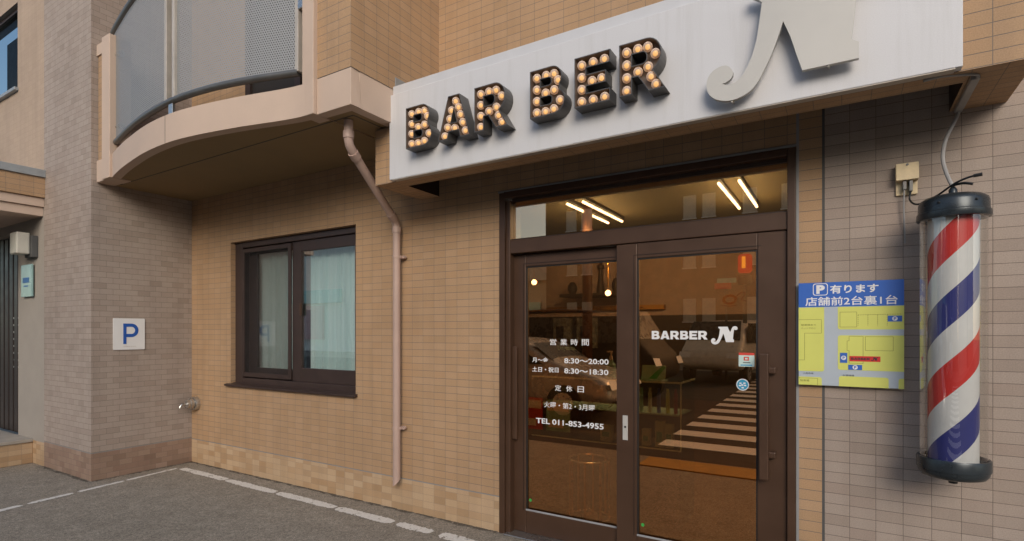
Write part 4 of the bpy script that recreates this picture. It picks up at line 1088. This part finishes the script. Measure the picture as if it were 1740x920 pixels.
for cx_, cz_ in ((.231, 1.567), (.0085, 1.3615), (.060, 1.3125)): text('P', cx_-.005, cx_+.006, cz_-.007, cz_+.007, MP-.0022, M['mapblue'], ms, bold=.03)
text('有ります', -.054, .162, 1.704, 1.750, MP-.0008, M['vinyl'], ms, bold=.026)
text('店舗前2台裏1台', -.170, .243, 1.640, 1.688, MP-.0008, M['vinyl'], ms, bold=.012)
text('P', -.118, -.078, 1.705, 1.752, MP-.0008, M['vinyl'], ms, bold=.06)
pr = MB()
fr_o = [p for p in arc(-.122,1.708,.012,.012,180,270,4)+arc(-.076,1.708,.012,.012,270,360,4)+arc(-.076,1.749,.012,.012,0,90,4)+arc(-.122,1.749,.012,.012,90,180,4)]
fr_i = [(-.099+(x+.099)*.90, 1.7285+(z-1.7285)*.89) for x, z in fr_o]
pr.poly(fr_o, [fr_i], MP-.0012, MP-.0008)
pr.build('letter_frame', M['vinyl'], ms, merge=False)
text('小売市場', -.182, -.132, 1.268, 1.278, MP-.0008, M['ink'], ms); text('水源地通', .003, .056, 1.264, 1.274, MP-.0008, M['ink'], ms)
text('駐車場あり', -.19, -.12, 1.532, 1.542, MP-.0012, M['mapline'], ms); text('カットサロン', -.19, -.12, 1.514, 1.524, MP-.0012, M['mapline'], ms); text('駐車場', -.195, -.152, 1.228, 1.239, MP-.0012, M['mapline'], ms)
barber_word(.042, .125, 1.352, 1.364, MP-.0022, ms, M['ink'])
rn = MB(); rn.poly([(.130 + (x+.571)*0.030/0.735, 1.348 + (z-2.618)*0.020/0.517) for x, z in NOUT][::-1], [], MP-.0022, MP-.0018); rn.build('lettering', M['ink'], ms, merge=False)

# ------------------------------------------------------------ P sign on the pier
pg = empty('parking_sign', (-6.40, 2.755, 1.31), 'square white parking sign with a blue letter P on the pier', 'sign')
q = MB(); rr = .008; q.poly(arc(2.608+rr,1.312+rr,rr,rr,180,270,4)+arc(2.902-rr,1.312+rr,rr,rr,270,360,4)+arc(2.902-rr,1.640-rr,rr,rr,0,90,4)+arc(2.608+rr,1.640-rr,rr,rr,90,180,4), [], -6.398, -6.408, axis='x')
q.build('board', M['vinyl'], pg, merge=False)
pl = MB()
Px = lambda u: 2.608 + (u-135)/615*.294
Pz = lambda v_: 1.640 - (v_-185)/615*.328
outer = [(Px(322), Pz(690)), (Px(384), Pz(690)), (Px(384), Pz(552)), (Px(490), Pz(552))] + [(Px(488+132*math.sin(R(a))), Pz(420+132*math.cos(R(a)))) for a in range(10, 180, 15)] + [(Px(490), Pz(287)), (Px(322), Pz(287))]
hole = [(Px(384), Pz(490)), (Px(490), Pz(490))] + [(Px(487+66*math.sin(R(a))), Pz(420+69*math.cos(R(a)))) for a in range(15, 180, 20)] + [(Px(490), Pz(350)), (Px(384), Pz(350))]
pl.poly(outer, [hole], -6.396, -6.3975, axis='x'); pl.build('lettering', M['blue'], pg, merge=False)
text('PARKING', Px(330), Px(570), Pz(745), Pz(728), -6.3965, M['rail_light'], pg, axis='x')

# ------------------------------------------------------------ pipe outlet by the corner, lamp and plate by the far door
vo_ = empty('pipe_outlet', (-6.33, 3.4, 0.683), 'round chrome water outlet low in the wall corner', 'water outlet')
MB().lathe([(0.075, 0.001), (0.078, .03), (0.072, .05)], (-6.30, 3.4, 0.683), 24, axis='y').build('flange', M['steel'], vo_, smooth=True)
MB().lathe([(0.052, 0.05), (0.060, .055), (0.060, .085), (0.050, .09), (0.048, .12), (1e-4, .125)], (-6.30, 3.4, 0.683), 24, axis='y').build('cap', M['steel'], vo_, smooth=True)
MB().tube([(-6.30, 3.28, 0.683), (-6.30, 3.235, 0.683), (-6.305, 3.22, 0.665), (-6.305, 3.215, 0.645)], 0.014, 10).build('spout', M['steel'], vo_, smooth=True)
lb = empty('porch_lamp', (-7.88, 2.42, 2.38), 'cream box lamp on the wall beside the dark entrance door', 'lamp')
MB().box(-7.98, -7.78, 2.24, 2.36, 2.37, 2.61).build('lamp_shade', M['lampbox'], lb, bevel=0.012)
MB().box(-7.95, -7.74, 2.361, 2.418, 2.34, 2.58).build('back_plate', M['joint'], lb, bevel=0.004)
np_ = empty('name_plate', (-7.98, 2.42, 2.08), 'pale green glass name plate below the porch lamp', 'name plate')
MB().box(-8.14, -7.83, 2.385, 2.405, 1.90, 2.27).build('plate', M['plate'], np_, bevel=0.004)
pp = MB(); pp.box(-8.08, -7.90, 2.3825, 2.3845, 2.06, 2.12); pp.box(-8.05, -7.93, 2.3825, 2.3845, 2.015, 2.03); pp.build('print', M['plate_print'], np_)
pm = MB()
for x in (-8.11, -7.86):
    for z in (1.92, 2.25): pm.lathe([(0.008, 0), (0.008, .03)], (x, 2.418, z), 8, axis='y')
pm.build('stand_off', M['steel'], np_)

# ------------------------------------------------------------ across the street (seen only as reflections in the glass, except two blocks added to shade the sky)
zc = MB()
y = -0.23
for k in range(14):
    d_ = 0.41 + 0.008*k; xe = -2.08 - 0.02*k
    zc.face([(xe, y-d_, .006), (2.4, y-d_, .006), (2.4, y, .006), (xe, y, .006)])
    y -= d_ + 0.43 + .008*k
tag(zc.build('zebra_crossing', M['zebra'], merge=False), kind='structure')
tc = MB(); tc.box(-1.96, 2.4, 0.52, 0.95, 0.0015, 0.012); tag(tc.build('tactile_paving', M['tactile']), kind='structure')
ob_m = [plain('brick_block', (0.12, 0.075, 0.045), 0.85, var=0.15), M['wpane'], plain('window_blind', (0.42, 0.40, 0.38), 0.7), plain('pale_roof', (0.55, 0.56, 0.58), 0.7), plain('cream_wall', (0.55, 0.46, 0.36), 0.8), plain('pale_wall', (0.80, 0.74, 0.66), 0.8)]
op = empty('office_block', (-6, -22, 0), 'brown office block across the street, mirrored in the glass above the door', 'building')
bo = MB(); bo.box(-14.2, 3.5, -30, -20, 0, 10.2); bo.build('wall', ob_m[0], op)
for x in (-12.6, -11.7, -6.3, -5.4, -3.6, -2.0):
    for z in (2.0, 4.6, 7.0): 
        wo = MB().box(x-.3, x+.3, -19.99, -19.95, z, z+1.1).build('window', ob_m[2], op)
        MB().box(x-.34, x+.34, -19.95, -19.90, z-.06, z-.005).build('sill', ob_m[3], wo)
hs = empty('white_roof_house', (-19, -24, 0), 'low house with a pale roof across the street, mirrored in the glass', 'house')
MB().box(-24, -15.2, -28, -22, 0, 4.6).build('wall', ob_m[4], hs)
MB().box(-23, -15.6, -21.99, -21.9, 2.6, 3.3).build('awning', M['bottle_teal'], hs)
MB().box(-21.5, -18.5, -21.99, -21.9, 1.2, 2.2).build('shop_board', M['stickred'], hs)
b = MB(); b.poly([(-24.6, 4.6), (-14.8, 4.6), (-14.8, 4.9), (-19.5, 7.2), (-24.6, 5.6)], [], -21.6, -28.4); b.build('roof', ob_m[3], hs, merge=False)

for i, (x0, x1, y0, y1, hh, lab, mt) in enumerate(((5.2, 15.5, -28, -17, 6.0, 'unseen cream block added right of the office block to cut sky light', 4), (17, 34, -30, -16, 8.0, 'unseen tall brown block added farther right to cut sky light', 0), (-46, -26, -34, -21, 8.0, 'pale block far left across the street, mirrored in the right window sash', 5))):  # first two blocks are unseen, added to block bright sky near the horizon
    e2 = empty('street_block', ((x0+x1)/2, y1, 0), lab, 'building')
    MB().box(x0, x1, y0, y1, 0, hh).build('wall', ob_m[mt], e2)
    if mt == 5:
        MB().box(x0+2, x1-6, y1+.01, y1+.3, 3.7, 4.7).build('awning', M['bottle_teal'], e2)
        MB().box(x0+7, x0+12, y1+.01, y1+.2, 0.9, 3.5).build('shop_board', plain('pink_board', (0.75, 0.45, 0.42), 0.6), e2)
        continue
    for k in range(int((x1-x0)/2.4)):
        for z in (1.6, 4.4, 7.0):
            MB().box(x0+.7+k*2.4, x0+1.9+k*2.4, y1+.01, y1+.05, z, z+1.2).build('window', ob_m[2], e2)
def car(name, cx, cy, rot, L, W, H, paint, label, van=False):
    e = empty(name, (cx, cy, 0), label, 'car' if not van else 'van'); e.rotation_euler = (0, 0, 0)
    ca, sa = math.cos(rot), math.sin(rot)
    T = lambda p: (cx + p[0]*ca - p[1]*sa, cy + p[0]*sa + p[1]*ca, p[2])
    if van: prof = [(-.5,.18),(-.5,.55),(-.495,.93),(-.47,.99),(.28,1.0),(.40,.62),(.485,.52),(.5,.36),(.495,.16)]
    else: prof = [(-.5,.22),(-.5,.45),(-.48,.62),(-.40,.66),(-.27,.96),(-.18,1.0),(.06,.99),(.13,.94),(.27,.66),(.44,.56),(.49,.46),(.5,.30),(.49,.16)]
    belt = .60
    body = MB(); secs = []
    for s_ in (-1, -.86, .86, 1):
        row = []
        for px, pz in prof:
            ins = 1.0 if abs(s_) < .9 else 1.0
            tum = max(0, (pz-belt))*0.32
            yy = s_*W/2*(1 - tum*(1 if abs(s_) > .9 else 1.0)); sc2 = 1.0 if abs(s_) < .9 else 0.985
            row.append(T((px*L*sc2, yy, pz*H*(1.0 if abs(s_) < .9 else .985))))
        secs.append(row)
    n_ = len(prof)
    for a, b2 in zip(secs, secs[1:]):
        for i in range(n_): body.face([a[i], a[(i+1) % n_], b2[(i+1) % n_], b2[i]])
    body.face(secs[0]); body.face(secs[-1][::-1])
    bo_ = body.build('body', paint, e, smooth=True)
    for p in bo_.data.polygons: p.use_smooth = True
    ss = bo_.modifiers.new('subd', 'SUBSURF'); ss.levels = 2; ss.render_levels = 2
    gl_ = MB()
    for sgn in (-1, 1):
        w0, w1 = sgn*(W/2*.99+.006), sgn*(W/2*(1-.095)+.012)
        pr2 = [(-.34,.67),(.22,.67),(.09,.90),(-.22,.90)] if not van else [(-.44,.62),(.34,.62),(.27,.92),(-.44,.92)]
        gl_.face([T((pr2[0][0]*L, w0, pr2[0][1]*H)), T((pr2[1][0]*L, w0, pr2[1][1]*H)), T((pr2[2][0]*L, w1, pr2[2][1]*H)), T((pr2[3][0]*L, w1, pr2[3][1]*H))])
    f0, f1 = ((.262,.68),(.145,.92)) if not van else ((.395,.66),(.30,.95))
    gl_.face([T((f0[0]*L+.02, -W*.42, f0[1]*H)), T((f0[0]*L+.02, W*.42, f0[1]*H)), T((f1[0]*L+.02, W*.38, f1[1]*H)), T((f1[0]*L+.02, -W*.38, f1[1]*H))])
    gl_.build('windscreen', M['cap'], e, merge=False)
    for wx in (-.31, .31):
        for sgn in (-1, 1):
            c_ = T((wx*L, sgn*(W/2-.09), .31)); p0 = Vector(T((wx*L, sgn*(W/2-.20), .31))); p1 = Vector(T((wx*L, sgn*(W/2+.005), .31)))
            wo = MB().tube([p0, p1], .31, 20).build('wheel', M['black'], e, smooth=True)
            MB().tube([p0.lerp(p1, .9), p0.lerp(p1, 1.04)], .19, 16).build('rim', M['steel'], wo, smooth=True)
    for sgn in (-1, 1):
        hl = MB(); z0 = .40*H
        hl.face([T((.502*L, sgn*W*.46, z0)), T((.502*L, sgn*W*.28, z0)), T((.488*L, sgn*W*.28, z0+.14)), T((.485*L, sgn*W*.46, z0+.16))]); hl.build('headlight', M['vinyl'], e, merge=False)
    return e
silver_p = plain('silver_car_paint', (0.52, 0.50, 0.47), 0.25, 0.4, var=0.04)
dark_p = plain('dark_van_paint', (0.012, 0.012, 0.011), 0.6, 0.0, spec=0.15)
white_p = plain('white_van_paint', (0.66, 0.64, 0.6), 0.3)
car('parked_car', -5.25, -1.9, 0.0, 4.3, 1.7, 1.42, silver_p, 'silver car parked at the kerb, mirrored in the left door pane')
car('parked_van', -5.0, -4.6, R(4), 3.9, 1.8, 2.05, dark_p, 'dark van mirrored at the left edge of the right door pane', True)
car('parked_van', -3.0, -11.2, R(96), 4.4, 1.8, 1.9, white_p, 'white van facing the shop, mirrored behind the door lettering', True)
# hanging red lantern sign and a small coloured board over the road opposite
lp = empty('lantern_sign', (-2.6, -10.5, 3.6), 'glowing red lantern sign mirrored at the top of the right door pane', 'sign')
MB().lathe([(0.15, -.27), (0.20, -.21), (0.20, .21), (0.15, .27)], (-2.45, -10.4, 3.52), 20).build('lantern', emit('red_lantern', (0.8, 0.02, 0.015), 0.42), lp, smooth=True)
MB().lathe([(0.20, -.62), (0.20, -.36)], (-2.45, -10.4, 3.52), 16).build('base', M['black'], lp)
MB().box(-2.50, -2.40, -10.14, -10.12, 3.36, 3.70).build('mark', emit('lantern_mark', (1.0, .6, .08), 1.0), lp)
MB().tube([(-2.45, -10.4, 0), (-2.45, -10.4, 2.9)], .06, 10).build('post', M['joint'], lp)
sbd = MB(); sbd.box(-3.25, -2.7, -10.5, -10.45, 2.98, 3.12, 0); sbd.box(-3.32, -2.85, -10.5, -10.44, 2.80, 2.975, 1); sbd.tube([(-3.0, -10.55, 0), (-3.0, -10.55, 3.1)], .04, 8, 2)
tag(sbd.build('shop_board', [M['bottle_teal'], M['stickred'], M['joint']], merge=False), 'small green and red board across the street mirrored below the lantern', 'sign')
